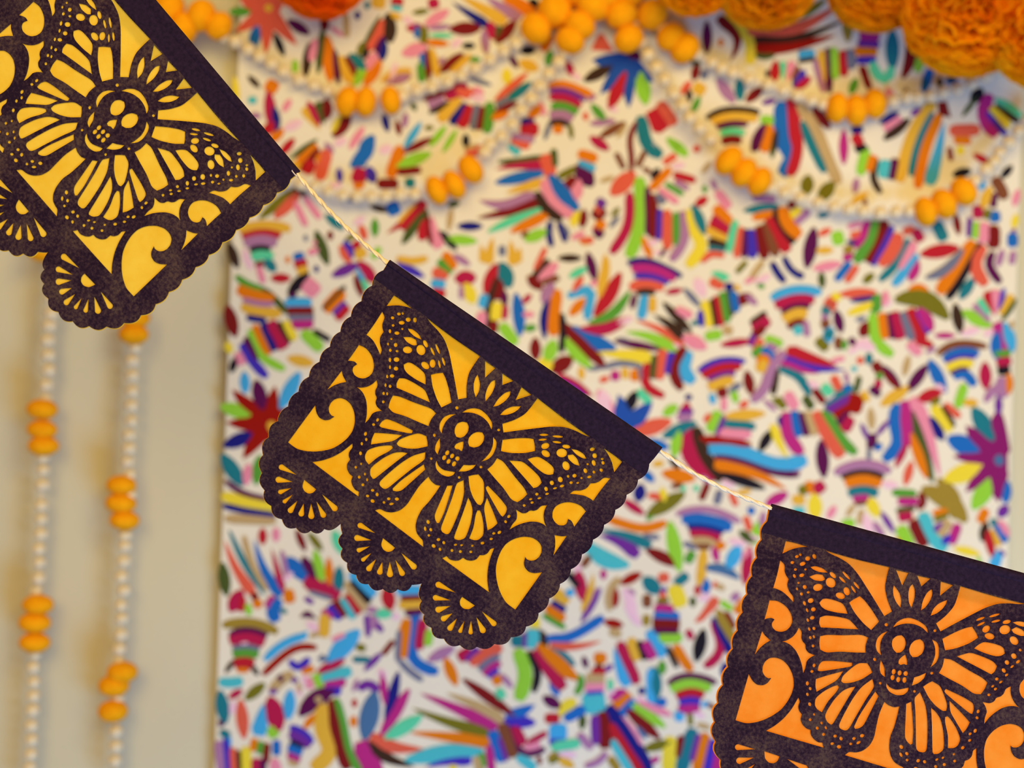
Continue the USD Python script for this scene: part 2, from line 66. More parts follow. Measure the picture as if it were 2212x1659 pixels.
MOTIFS = """
@330,0
F co t150 1250,130 890,350;co t150 1250,130 1230,590;co t150 1250,130 1570,500;co t220 1250,140 930,-60;co t200 1250,100 1430,-60;gd d90 1260,90
L gr 80 860,125 1040,125;bl 95 1130,310 1085,510;bk 65 1330,380 1420,590;pl 85 1490,240 1680,360;lm b55 1550,670 1550,780;db 55 1050,840 1150,940;yl 60 890,850 920,1100;aq b60 1050,1090 1120,1090;mv 60 1070,1260 1160,1260;lp 80 1450,1400 1600,1330;pk 60 1430,1200 1490,1100
B db 80 1700,500 1660,820;pk 100 1770,460 1720,640;dg 70 1850,330 1800,780;or 110 1900,430 1930,860;pl 70 1980,580 2010,880;gd b60 2060,640 2110,880;dr 70 2110,640 2190,800;dr d100 1870,270;pk 40 1950,310 2060,390
A or b110 1250,920 1340,970;cm 100 1260,1020 1300,1380;nv 85 1320,1190 1350,1400;rd 90 1310,1360 1220,1440
B gd t90 1640,1180 1820,1420;cm 80 1700,1130 1800,1350;dg t110 1810,1110 1860,1360;dr 100 1890,1110 1890,1270
@720,0
L nv d65 265,170;tl d60 370,60;gd b110 440,15 550,30;ol 50 880,140 1020,120;bk 55 1420,500 1520,500;gr 50 1500,650 1580,650;yl 85 1880,770 1890,890;gd 95 2050,680 2200,740;pl 55 1930,620 1990,720;nv 65 550,1260 590,1410;dr 55 690,1330 720,1450;mv 60 790,1250 770,1370;pk 70 320,1400 190,1600;gy 45 1490,860 1700,920;dg 45 860,1130 890,1190;bk 65 1440,1480 1440,1580;ol 45 1010,1390 1070,1390;cm b90 1080,0 1100,80
A rd b70 640,20 750,20;aq b50 640,75 740,95
B db 120 600,180 620,430;co 120 530,250 390,530;dg 45 500,190 310,560;pl 95 540,420 480,560;nv 80 550,460 530,640;ol 60 320,480 280,590;bk 55 370,540 330,630;pk 95 450,600 390,730;or 100 500,680 360,910;lm 85 330,750 240,910;tl 90 200,610 330,740;dr 75 150,640 230,800;gd 95 80,640 200,900;pl 60 20,560 60,900;gd 55 640,160 720,200
B gd b50 530,880 680,780 840,770;mv 85 600,890 820,830
A pk 90 1020,260 1230,130;cm 75 820,310 940,290;bl 60 910,290 910,400;ol b70 980,300 990,520;mv 50 1050,310 1260,290;em 45 1060,390 1280,390;or 65 1030,460 1230,480;pk 110 990,510 780,580;bl b60 970,590 990,730;gr b70 950,700 965,880;dr 65 1020,560 1040,850;gd 75 1070,540 1130,830;dr 85 1390,600 1180,770;gd 70 1470,620 1290,770
B nv s90 1290,30 1690,290;gd t120 1880,240 1360,-50;mv t120 2010,190 1650,-30;or 120 1870,-20 2180,140;cm 100 1700,270 1740,400;dg 95 1800,310 1800,440;dr 95 1960,250 1790,450;mv 75 1640,350 1660,560;dr 110 1300,320 1570,310
B dr 65 1000,1080 1210,1010;mv b100 1050,1140 1190,1090;db 65 1060,1220 1240,1120;gd b100 1370,1090 1160,1300;cm 120 1250,1050 1420,940;co b90 1350,980 1480,1030;nv b80 1430,1140 1290,1340;rd b100 1480,1160 1390,1370;gy b70 1560,1150 1520,1400;dr b70 1620,1170 1580,1400;gr b90 1700,1130 1670,1430;co 65 2090,810 1770,1080;tl 80 2130,910 1890,1090;gy b60 1910,1070 1780,1150;dr 60 1980,1120 1770,1210;or 70 1880,1230 1740,1280
B dr 120 160,1280 20,1460;yl 60 70,1280 0,1430;bl 110 420,1500 310,1660;sk 65 940,1350 780,1600;lm 65 1210,1390 1060,1580;lm 55 1330,1430 1200,1640;dr 65 1060,1510 780,1650
@1100,0
F ry t190 1270,690 900,650;ry t170 1270,700 990,1020;ry t150 1290,750 1300,1170;ry t170 1290,700 1570,890;ry p 1040,590 1200,570 1380,640 1480,780 1340,840 1150,800 1080,740;db 95 840,860 1090,730;rd 110 1250,810 1100,1150;lm 120 1430,820 1480,1100
A co p 960,380 1020,360 1140,560 890,540;pl 100 1290,580 1400,620
L cm 70 640,690 680,800;bk 75 150,550 260,540;gr 75 450,570 420,690;gr 75 910,1150 1030,1290;co d65 830,1260;lm 75 1730,1520 1920,1650;bk 75 240,10 300,60
A or b100 0,0 270,130;mv b100 0,100 110,190;or b70 450,390 370,540
B or b65 440,930 580,910 740,960 900,1030;pu b55 440,980 580,970 820,1080;cm b75 450,1050 600,1060 770,1140;gr b85 470,1160 590,1150 730,1210;mv b100 460,1260 580,1240 670,1290;db b60 440,1345 530,1310 640,1350;or b75 490,1395 570,1400;gy 45 440,1340 390,1500;ol 45 660,1350 680,1490
A nv b60 140,1330 260,1290;rd b110 140,1400 300,1400;mv b75 40,1490 260,1510;co b75 30,1540 210,1580;aq b70 10,1580 100,1660;or 80 340,1160 230,1260
A mv 65 900,1340 1130,1310;br 75 1240,1340 1000,1480;cm 85 900,1500 1060,1610;dr b50 1380,1330 1310,1520 1330,1720 1320,1850;tl b105 1430,1280 1460,1450 1500,1570 1640,1680;rd p 1480,1230 1600,1160 1740,1380 1640,1450 1560,1430;co b100 1640,1130 1790,1340
@1440,0
L pl 85 440,260 440,550;or d60 590,460;ol 90 770,170 900,200;dg 75 980,600 1150,600;sk b75 1440,600 1590,585;mv 100 570,880 720,1090;tl 85 790,880 800,1070;dr 85 1020,970 880,1090;pu 50 1050,1120 1170,1090;gr 75 2050,880 2000,1000;bk d55 1095,800;dr b60 2130,740 2180,940
B dr t110 560,190 770,420 690,670;yl b100 660,120 850,330 920,500 900,680;co t150 880,330 1300,340 1860,70;db t100 950,430 1350,430 1910,230;fr t130 960,520 1300,510 1820,390;ol 65 1700,20 1420,210;kh 95 1960,90 1960,430
A em t65 1260,670 1260,880;rd 85 1185,690 1170,860;pk t85 1360,670 1310,900;br 65 1420,740 1380,860;in 90 1480,790 1390,930;cm 80 1540,860 1410,950;db b40 1430,670 1600,640
A gd b75 1680,570 1690,880;pl b60 1745,540 1765,1000;mv b60 1610,660 1700,1000;lm b80 1810,540 1825,850;rd b80 1910,570 1920,820;gy b90 1985,560 2000,740
A dg 60 280,660 350,700;dr 75 330,720 300,850;gy b60 420,770 400,850;co 60 240,900 170,1010;db 55 240,990 250,1080;gd b100 310,940 400,990;gr 60 350,1070 290,1200
B db b60 440,1280 600,1205 780,1190 1000,1220;gd b90 500,1310 700,1260 970,1285;pl b60 550,1380 700,1340 870,1350;em b60 590,1450 700,1425 840,1445;dr b75 610,1540 700,1510 800,1530
A lm b75 1030,1300 1150,1310;pl 95 1055,1370 940,1620;or b90 1120,1380 1060,1640;db 65 1190,1430 1160,1630
A bl b125 1250,1130 1240,1350 1270,1560 1350,1700 1250,1880;rd b110 1340,1100 1390,1400 1400,1650 1330,1890;tl b80 1470,1340 1600,1640 1710,1860;tn b95 1430,1150 1600,1380 1720,1659 1860,1980;dr 85 1600,1190 1750,1380
@1772,0
A mg b105 440,400 620,390;pu b60 410,480 630,490;or b80 380,560 600,565;in b70 400,660 590,650;dr b60 440,730 530,960;em b85 570,690 630,830 700,860 770,740
L tl 115 780,360 780,730;dr 105 930,320 990,540 900,820;lm b80 1030,320 1095,490 1050,770;bl 85 1200,740 1120,990;pk 75 730,980 790,1090;bl 65 1380,890 1490,840;db 50 1300,860 1300,930;br 50 930,970 930,1060;pu 55 1070,1190 1000,1240;mg 80 250,1440 250,1760
A dr p 1270,1110 1370,1100 1420,1280 1280,1250;co b100 1420,1420 1710,1410;or b70 1460,1520 1620,1530;yl b75 1490,1630 1550,1640
L bk 100 1740,990 1660,1090;dg 45 1690,1070 1550,1250
B mg b105 1840,1050 1770,1200 1820,1370 1900,1460;em 85 1920,1090 2170,1250;yl b85 1860,1180 2040,1370;db b60 1910,1150 2150,1320;in b60 1810,1230 2010,1460
A gd b100 1220,1130 1060,1350 940,1640 860,1960;tl b65 1210,1230 1110,1430 1030,1659 990,1900;or b85 1290,1260 1190,1480 1110,1740 1060,2030;sk s120 1340,1330 1290,1600 1180,2010
B nv 65 830,1230 660,1330;pk b70 870,1290 700,1400;db 90 950,1310 710,1500
A nv b60 340,1420 450,1410;rd b90 375,1480 425,1570;bk b65 410,1615 460,1615
@470,280
A or 80 700,20 590,120;rd 75 820,120 700,260;dg 50 1070,120 800,310;or b85 1070,180 870,390;dr b70 1090,220 910,440;rd b110 1010,350 960,460;or d90 1110,320;co b105 1190,240 1110,530;gd b100 830,380 870,430
B bl 120 1670,120 1600,260 1470,380;cm b120 1560,440 1520,560;in 95 1640,430 1690,550;or b65 1490,610 1580,600;bl b60 1500,380 1600,360;lp 80 1780,230 1870,200
L in 60 1320,440 1330,560;tl 75 1190,940 1350,1070;dr d70 1225,1150;gr 70 1710,990 1710,1140;gy d50 960,1180;nv d55 1075,1515;rd 80 610,1615 770,1615;db 85 130,1250 215,1480;bk b60 960,1590 900,1650
L dg 95 1080,1130 1190,1440
B or b105 1990,200 1880,500;lm 100 2290,270 1970,390;dr b65 2200,440 1960,460;dr b85 1950,590 1750,590;tl b80 2050,580 2130,580
B bl b110 1860,880 1960,840;rd s100 1840,1130 2050,980 2220,800;gd b70 2160,840 1990,1010;dg 75 2200,930 2020,1220;db 55 1680,840 1840,880
A ol 85 820,670 480,950;co 110 880,680 650,940;pk b60 850,800 960,1040;pk b60 950,740 1110,960;db 50 840,650 960,710
B gd b85 250,1090 500,1045 780,1080;rd b70 280,1160 480,1110 680,1150;mv b105 310,1230 480,1190 630,1230;bk b55 360,1310 460,1285 570,1300;em b90 390,1390 480,1355 590,1390;tl 85 540,1430 615,1520;dr b50 420,1470 500,1460;pk b55 450,1490 500,1660
F co 70 1560,1060 1600,1180;ol 50 1410,1190 1490,1150;in 80 1390,1230 1455,1370;rd b75 1490,1230 1530,1270;co 80 1345,1280 1430,1430;gd b85 1510,1370 1600,1320;lm b55 1690,1390 1760,1290;pu 90 1270,1580 1510,1470;sk b60 1540,1500 1580,1640;em b55 1580,1640 1625,1740;cm 110 1550,1460 1700,1640;dr 65 1500,1600 1570,1800
A bl b70 840,1390 930,1370;or d55 765,1415;rd b75 850,1470 960,1440;gd b80 880,1540 970,1510;pk 60 1000,1340 1080,1310
@860,280
B dg b45 1560,290 1330,330 1100,350;cm t100 1590,390 1350,380 1060,430;bl 95 1580,460 1090,570;gd t100 1570,560 1170,690;mv t140 1490,720 1150,820 880,770;dr t115 1560,760 1200,890 860,960;em 75 1570,850 1250,980 1000,1100;or 90 1660,900 1250,1100;co b120 1600,290 1650,480;dg b60 1690,220 1700,390;pk b115 1590,560 1700,750 1870,920;db b85 1510,690 1600,850 1770,960;bl 140 1670,520 1770,690 1930,840
A ol b65 1930,420 1750,510;dr b90 1920,540 1800,640;pl 140 1960,410 2090,580;pk 105 1960,570 1920,750;or b85 1970,260 2150,315;sk b65 1970,360 2130,425
L co 95 900,200 760,260;nv 75 670,1050 890,1050;lm 85 550,1190 830,1210;lm 95 1590,1110 1400,1190;tn 55 580,880 550,1080;dg 55 560,820 650,800;gy b60 1130,1270 1130,1360;db 65 1760,1395 1970,1395;em 70 2030,1510 1880,1590;mv 65 620,1370 760,1460
B pk s120 370,930 390,1120 450,1290;bk 70 470,1120 620,1290;dr b50 310,930 360,1240;rd b100 280,800 40,1060;dg b65 310,890 70,1210;rd b80 280,1000 260,1190
F nv b55 1655,1000 1640,1120 1670,1260;nv b55 1750,1010 1820,1210
P gd t100 970,1460 1030,1170;gd t80 930,1440 900,1250;gd t100 1260,1470 1220,1200;gd t85 1290,1440 1330,1280
A or b80 510,1350 610,1500;gr b75 450,1430 570,1550;co b90 390,1550 530,1580;sk b75 370,1670 500,1680;rd b80 380,1760 500,1790
L in 75 0,1460 260,1590;gd b65 0,1400 150,1430 310,1400;pl 85 2065,1360 2135,1610
A co b50 1600,1290 1490,1520;db b60 1630,1420 1470,1600;pk 100 1710,1470 1550,1610;br b60 1560,1650 1740,1610;dr 95 1430,1610 1540,1710
A yl 85 1940,870 1905,1030;dr 75 2020,890 2000,1040
@1240,280
A br b50 460,260 540,420;br b50 770,240 690,400;co 140 630,490 430,680;lm b105 710,540 695,1120 600,1370;cm b80 600,700 580,1050 410,1330;pl b70 790,640 810,1130;dr b95 840,720 860,1160;in b60 930,870 915,1190;co b90 1010,890 1015,1280;gr b70 1110,910 1110,1240;mv b80 1180,900 1190,1200 1060,1410;yl b100 1250,890 1300,1080 1380,1230 1240,1470;tl 105 1300,850 1400,1110
L lm 85 1030,110 1210,270;co b60 1100,280 980,360;or 65 750,1180 830,1380;db 45 1000,1290 940,1370;co b55 1345,180 1320,235
A or b70 1040,430 840,640;bk 65 910,440 855,520;rd b65 1090,490 1310,550;mv b50 1100,560 1240,640;gr b50 1000,590 1180,700;pk b60 930,650 1120,790;gy b75 910,710 970,790
B nv b60 590,1450 750,1425 960,1490 1160,1590;mg b100 640,1500 820,1500 1090,1610;in b60 660,1590 800,1590 1020,1660;co b90 620,1710 780,1680 960,1710;db b60 690,1770 770,1750 870,1770;pl 55 660,1800 630,1930;sk b80 770,1810 730,2040;gd b70 850,1830 850,1970
A tn 50 1480,360 1400,460;gr d60 1420,645;rd 75 1340,810 1430,750;pk b80 1560,680 1680,840;or b95 1540,850 1690,1010;cm b80 1510,960 1680,1080;rd b60 1480,1020 1660,1130;gd b75 1450,1090 1650,1180;db b70 1470,1210 1640,1260;tl b50 1470,1280 1630,1300;co b60 1390,1430 1500,1350 1620,1370;em b70 1750,1000 1680,1320
A dr b110 230,880 310,940;or b90 250,1020 320,1060;pl b80 240,1100 300,1150;pu b70 260,770 330,820;co b60 80,1210 200,1200
L gd 65 340,1380 330,1650
@1500,280
A pl b80 720,20 650,220;dg 60 880,60 840,290
L ol 110 1230,530 1210,680;ol 115 1490,600 1360,750;pl 115 1290,1100 1220,1470;co 60 1360,1140 1460,1090;gd 65 1340,1320 1480,1310;pk 80 1310,1510 1570,1460;em 60 210,1560 360,1600;dg 65 1375,1570 1385,1700;ol 70 1930,1580 1850,1650;gd 65 1860,700 1720,790;br d60 1850,790;mv 65 1760,550 1740,670;tl 50 1350,940 1440,920
A mv b65 640,740 870,760;tl 75 560,880 900,835;or 85 650,960 830,900;co b70 500,1070 460,1380;pl b60 550,1090 540,1380;in b90 605,1100 630,1380;dr b90 700,1060 760,1390;br b90 770,1030 880,1360;rd b110 810,980 1000,1310;bk b80 880,880 940,1060 1070,1220;or b130 950,870 990,1020 1120,1150;yl b65 1050,940 1140,870;mv b70 1100,1010 1230,890;dr b60 1020,830 1080,810;ol b45 560,1440 460,1550;tn b50 740,1440 620,1600;nv b60 840,1450 900,1560 970,1650;nv b55 970,1390 1060,1540 1170,1600;nv b55 1110,1580 1170,1590
A lm b115 1510,1190 1600,1170;mg b90 1880,1010 1830,1170 1740,1260;pk b50 1670,1060 1810,1020;co b60 1700,1160 1790,1130;nv 45 1670,1220 1750,1240;kh b70 1630,1320 1710,1290;mg b60 1620,1400 1710,1370;gr b100 1960,1010 1920,1200 1750,1420;dr b105 2060,1010 2000,1230 1890,1430;in b60 2150,1060 2040,1280 1940,1470;co b115 2212,1150 2130,1340 2020,1450;bl b65 1680,1450 1540,1630;co b60 1760,1490 1650,1650
A db b60 1980,330 1940,520 2020,680;aq b110 2080,350 2060,510;or b100 1940,300 1895,440;lm b90 1860,220 1800,480;bk 85 1760,210 1850,200;pl b80 2180,330 2140,530
@1772,280
L bk 80 1460,490 1610,450;dr b45 1400,200 1420,330;rd 65 1680,280 1830,360;bk 65 2070,410 1980,510;tl b100 1260,1020 1340,1190;dr 65 1470,940 1500,1120;rd 115 1120,1350 1470,1290;cm b85 1030,1100 1090,1200;mg 95 1045,1440 985,1620;pk 65 2150,670 2110,810;yl 65 2130,940 2105,1050;mv 65 1980,1320 1930,1470;mv b60 2100,1330 2080,1450;pu b45 2095,1090 2110,1110
A bl b90 2090,1140 2090,1260
B br b95 1890,540 1950,620 2000,740;sk b50 1740,640 1780,580;gd 95 1840,650 1765,830;pl b60 1890,700 1875,840;cm b90 1710,840 1710,950;ol b70 1830,880 1800,960;bl b90 1890,900 1900,990;lm b80 1690,1020 1680,1170;pk b110 1770,1030 1780,1210;dr b110 1880,1060 1880,1270;pu b50 1620,960 1610,1160;or b110 1650,1230 1500,1480 1370,1659 1290,1760;bk b70 1730,1250 1600,1480 1490,1680 1380,1830;co b105 1770,1280 1680,1430 1690,1520 1790,1670;pl b70 1870,1340 1830,1450 1870,1550 1950,1650;gy 90 1530,1320 1350,1530 1170,1600
A co b70 910,1110 1010,1080;tl b70 950,1200 830,1450 650,1630;pk b95 1010,1240 880,1500;sk b80 1040,1370 900,1560 800,1680
@470,560
A gr b60 210,190 320,270 500,330;dg b60 500,330 640,450 750,580;or b110 240,330 400,380 600,420;mv b60 290,440 430,480 600,480;gd b90 280,520 470,570 680,590;nv b60 330,635 520,660
L dr 110 115,530 190,810;gd 95 790,1080 1020,1130;sk 85 295,1250 305,1430;sk 120 875,1260 700,1590;pk b90 230,1030 270,1130;bk 65 195,1090 155,1210;yl 70 110,920 140,1000
A or b80 410,730 560,1020;lm b70 360,780 480,1050 580,1120 720,1190;pl b80 320,860 420,1080;in b80 270,930 400,1130 530,1270;nv b90 510,710 620,980;cm b125 580,700 720,950;db b70 670,700 790,890;yl b85 740,690 830,870
B sk b80 750,470 1010,470;dr b80 770,560 1030,560;gy b60 780,630 1040,630;mg b80 820,710 1030,700;pl b60 780,390 850,370;pk b130 950,250 1070,360;bk 95 970,170 790,360;lm b100 940,800 1120,970;bk b50 1050,780 1220,880
B or b110 1350,360 1180,550;db b45 1380,300 1150,540;in b60 1390,480 1270,590;rd b80 1410,520 1300,640
@900,560
A cm 125 450,210 610,200;yl 110 540,290 610,450;mv b50 490,300 490,420
P rd 110 860,80 755,340;tl 135 925,70 1000,270;dr b105 885,240 885,420;db b65 865,210 790,500 760,740;pl 65 950,360 955,490;sk b85 750,400 715,510;yl b120 870,490 855,640;cm b60 960,510 950,640;pk b95 720,590 695,730;dr b70 840,680 830,790;lm b95 930,720 1070,910
L bl 105 1080,400 1110,600 1120,800;gr 65 1190,755 1280,740;cm 55 1230,395 1165,465;pk 55 1170,600 1260,600;dr 95 1290,880 1290,1070;lm 115 1485,910 1420,1090;dr 130 1490,1200 1660,1090
A nv 75 1435,440 1385,640 1390,840;or b105 1525,350 1490,600 1490,810;mv 105 1465,280 1385,450;bk b60 1575,600 1590,850 1570,1000;yl b110 1340,1130 1450,1170
@1160,560
L co 65 485,200 405,340;or 85 505,450 375,590;rd 120 890,180 770,410 645,590;gr 85 590,680 780,620 990,370;gd 85 765,20 685,390
A sk b80 350,400 585,355 565,480 550,640
B cm 105 490,760 700,760 970,650;bl 135 410,760 580,880 820,960;dr 115 290,710 480,900 720,1150;lm 95 305,870 440,1040 570,1160;em 65 370,180 520,110
B co s85 1070,660 1330,760 1590,930;lm s115 960,790 1250,850 1510,1000;pl 65 860,890 1340,980;yl s125 650,1010 950,1040 1240,1070;gy b50 720,1180 900,1130 1130,1160;rd b75 1200,1140 1190,1370 1370,1480;dg b60 1280,1050 1260,1290;co b90 1370,990 1330,1290;in b80 1465,1020 1420,1230;dr b85 1600,970 1485,1220 1565,1400;db s105 1270,610 1440,710 1590,860;db 75 1390,490 1660,780;pk b75 1520,550 1670,610;pk 110 1610,850 1810,950
L in 75 1780,570 1790,710;tl b90 1730,680 1735,700;cm 55 1420,360 1560,335;gy 60 1610,330 1760,500;lp 100 1740,230 1800,370
A sk b110 1650,1020 1595,1190 1690,1320
A yl b90 1825,470 1880,720;db b60 1900,440 1940,720;rd b70 1945,410 2000,710;gr b80 2015,370 2065,670;dg b60 2085,340 2110,610;co b80 1890,240 2010,290;em b55 1980,195 2050,215;nv b70 2080,270 2090,330;bl b80 2120,360 2160,560;lm b80 1840,840 1990,815;tn b75 2030,770 2110,780
A co b50 690,1320 770,1290;mg b75 850,1225 850,1305;gd b60 955,1190 960,1290;or b80 1070,1210 1065,1310;gy 50 1110,1180 1130,1290
L gd 60 480,1190 485,1290;cm 85 240,1260 570,1470;in 60 270,1320 510,1470;pk 120 685,1450 800,1680
F bk 95 1065,1460 980,1640;em b75 1110,1430 1220,1550
@1500,560
A dr 95 460,470 590,400;mv 65 570,400 660,480
B sk b80 840,420 1080,335 1360,360;cm b100 890,500 1080,440 1280,440;pl b60 950,580 1090,505 1240,510;gd b110 980,650 1100,585 1200,590;dr b60 1020,740 1090,685 1180,680;aq b85 1090,785 1150,745;mv b60 1200,680 1220,830
A db b45 610,690 770,580;cm b105 650,750 790,660;dr b80 650,820 740,740;pu b60 605,930 640,830;co b70 660,980 720,880;cm 70 310,930 590,890;gr b85 700,950 665,1050;lm b70 780,860 940,920;mv b65 800,920 890,970;bl b80 750,980 840,1070;or b120 790,1080 700,1110;gd b105 750,1110 720,1210;mv b85 970,1020 830,1180 760,1390 630,1530
B rd t140 990,1000 1250,1080 1550,1160;in t95 980,1070 1250,1170 1640,1200;mg t100 940,1120 1150,1190 1360,1240;pk b45 1490,1110 1620,1075;db b60 890,1200 850,1460;tl b75 930,1190 1120,1270 1240,1460
A ol b65 900,1510 970,1610;pk b90 1010,1460 1090,1610;dg b75 1200,1500 1270,1610;dr b65 1300,1420 1400,1550;em b85 1400,1380 1480,1460;co b75 1510,1280 1570,1410;bl b70 1660,1380 1660,1430
A tl b90 1700,1390 1560,1490 1450,1600;pu b100 1680,1500 1440,1640;fr b150 1750,1490 1710,1640
A co b80 1420,480 1530,490;yl b70 1500,405 1580,410;tl b85 1400,560 1460,570;mv b70 1400,610 1430,640;br b80 1405,680 1435,720;tl b110 1430,800 1480,830;ol b85 1340,880 1430,970;br b85 1540,910 1590,920;gr b60 1620,890 1620,970
L pl 85 1540,580 1590,770;pl b70 1695,910 1735,880;dr 105 1820,810 1890,710;pk 75 2075,370 2060,490;dr 90 570,1240 610,1440;co b55 500,1600 570,1555;lp 90 1780,910 1940,950
B co 85 1600,380 1950,360;nv 55 1710,450 1950,410;yl 75 1680,590 1960,480;gr b95 1985,400 1960,560;lm b90 1940,600 1950,800 2000,920 2140,1030
A or b90 2040,600 2070,850;pl b80 2120,600 2160,850;cm b110 2170,590 2230,850;gy b90 2260,590 2365,860;rd b110 2340,560 2440,800 2460,910;in b60 2420,580 2535,790;mg 120 2450,560 2560,750;ol 155 2220,440 2470,430 2720,620;pk b80 2330,920 2440,1020;rd b60 2450,900 2570,930
A co b60 1775,1110 1825,1090;tl b70 1875,1080 1915,1080;dr b80 1965,1150 2005,1210;gr b60 1985,1250 2030,1280;cm b60 1975,1370 2015,1350;pl b100 1945,1455 1975,1415;aq b45 1730,1170 1740,1210;dg b50 1790,1280 1750,1440;gd b90 1835,1500 1875,1480
L dr 70 2060,1220 2210,1390
B in b60 50,1210 250,1110 540,1110;rd b90 100,1260 280,1170 490,1160;pu b60 160,1310 280,1260 430,1240;gd b100 170,1390 280,1330 400,1300;dr b85 260,1450 340,1440;sk b80 175,1520 215,1510;lm 65 420,1430 450,1540;gy 60 490,1360 390,1430;pk b50 320,1510 320,1640
@1772,560
L db 95 1465,510 1515,770;mg 55 1260,830 1440,830;tl 90 1650,230 1530,410;bl 105 1195,1120 1345,1420;cm 105 1790,1150 1800,1380;gd 70 1570,1560 1690,1560;tn 65 955,1070 910,1250;pl 85 690,1180 850,1390;pl 95 1140,1170 960,1410;gd 100 935,1405 680,1570;lp 65 1540,810 1710,760;rd 105 1080,1520 1290,1440;or 105 990,330 1140,340
F lm 110 1570,580 1830,715;mv b60 1670,500 1830,670;em b60 1730,440 1820,590;rd t105 1810,350 1905,620;pk t115 1900,330 1900,610;in 55 1995,330 1945,530;gd b70 2080,400 1970,590;dg 55 2120,450 1985,650
A mg b115 1920,710 1980,850 2010,980;bl 115 1925,820 1920,1050;sk 115 2010,720 2085,970;gr b70 1900,1030 2060,1010;cm b85 1930,1120 2060,1100;bk b80 1940,1210 2050,1200;mv b115 1990,1300 1970,1480;mv 75 1890,1390 1800,1530;or 75 2050,1260 2050,1440;pu 65 1940,1500 1940,1670
B br b60 1270,1030 1400,940 1600,915 1800,950;bl b75 1340,1080 1500,1010 1710,1020;in b50 1360,1110 1520,1055 1680,1060;yl b90 1390,1190 1520,1120 1640,1140;pl b40 1410,1240 1520,1190 1600,1190;bl b80 1460,1280 1560,1240 1610,1280 1670,1360;lm b80 1560,1370 1490,1600
@1300,850
F ry t160 310,330 175,10;ry t170 320,330 550,90;ry p 130,180 170,60 220,180 400,190 420,260 340,400 220,330 130,260
L co 130 350,430 720,310;bl 95 490,530 700,580;tl 105 690,460 1000,330;lm 95 835,430 790,660;lp 130 0,0 60,230
P cm p 830,190 900,100 940,85 990,190;pu b50 850,200 985,195;mv b70 830,260 970,250;nv b55 945,20 940,60;lm 85 690,220 800,145
B cm 170 960,380 960,600 1190,900;db b120 1020,390 1110,680 1290,920;lm b95 1265,210 1175,400;co b55 1125,300 1175,235;pu b60 1330,250 1255,440;gd 90 1360,250 1740,220;tl b75 1340,330 1650,360;pk b90 1290,430 1600,440;fr 95 1090,490 1280,520 1590,550;sk b115 1180,600 1480,620 1900,770 2200,720;pl b60 1230,690 1550,750 1900,860 2130,880;or t130 1220,760 1560,830 2000,1040;bk 85 1290,870 1740,1020
L or 115 690,870 980,920;gd 55 570,770 660,760;db 60 750,710 830,800;bl 75 460,860 550,940;nv 105 425,1015 400,1145;co 65 520,1110 650,1130;yl 70 660,1050 680,1150;cm 75 250,1170 440,1300;ol 120 520,1310 870,1100;em b45 875,1015 900,1050;em b45 1010,1010 1040,1050
A dr b60 1150,980 1080,1150;gy b65 1280,1060 1245,1190;co b55 1400,1080 1455,1210
L mg 95 1800,1195 1990,1095;bl b60 1610,1240 1630,1300;mv 65 1755,1300 1730,1470;dg 75 1510,1510 1640,1600;lm 85 1690,1420 1670,1610
A co b60 1560,1340 1605,1480
B mv b60 820,1310 1000,1260 1280,1290 1490,1390;bl b105 890,1365 1100,1375 1390,1450;nv b60 940,1450 1100,1450 1310,1500;cm b90 970,1510 1100,1515 1270,1570;tn b70 990,1600 1150,1590 1230,1630
@1640,850
A nv b60 230,255 240,340;mg b105 290,220 310,440 450,640;bl b90 375,205 425,450;pl b70 445,215 515,450;tn b80 520,215 600,440;co b115 610,220 740,440 880,670;gr b85 700,200 830,390 920,530 1040,640;yl t95 140,340 200,500 310,710
L bk 85 120,420 15,600;pl 110 670,540 700,880;co 75 1645,760 1585,970;nv 95 1860,280 1980,480
A fr b120 1050,60 830,230;pl b70 950,210 860,320;cm b105 980,270 920,390
F pl b110 1185,510 1255,510;pl b60 1210,590 1205,560;pu 45 1110,340 1175,490;pu 45 1400,300 1275,450;gy b40 1190,610 1190,710;tn 70 1210,180 1220,370;bl 60 1270,600 1310,560
P bl b100 1500,130 1465,300 1500,520 1360,710;mg b110 1580,100 1600,330 1590,550;cm 60 1595,560 1485,780;dg 95 1670,220 1760,560 1870,930;pk t125 1650,50 1780,280 1880,600 1960,900;or 100 1655,460 1740,680 1810,890
A yl b95 1895,150 2070,390;ol b60 1870,100 1950,60;db b50 1990,140 2110,350;co b60 2020,120 2170,250
B mv b80 830,860 1000,785 1180,765 1410,840;db b60 900,905 1100,860 1340,900;or b110 950,970 1130,925 1300,970;tl b90 980,1080 1120,1055 1270,1080;mg b80 1030,1140 1170,1125;br b50 1050,1190 1150,1175
L yl 100 1195,1150 1275,1310;yl 120 600,1120 610,1340;pk 65 815,1240 755,1340;lm b80 905,1420 1020,1405;tn b55 1110,1270 1085,1410;tn 50 1025,1220 955,1320;pu 55 1330,1300 1450,1490;mv 65 1250,1410 1340,1550;or b55 1490,1580 1550,1610
A or b85 550,970 540,1070;ol b85 470,1010 490,1080;cm b105 620,985 675,1055;gd b80 370,1150 480,1160;aq b65 370,1275 480,1275
A gr b65 1450,1075 1690,1085;mg b70 1510,1170 1710,1170;dr b60 1740,1090 1775,1180 1720,1240;dg b45 1490,1270 1680,1245;cm b90 1520,1340 1640,1315;dr b110 1670,1390 1790,1640;aq b115 1780,1310 1830,1480 1900,1580 2010,1680;lm b105 1530,1460 1620,1640
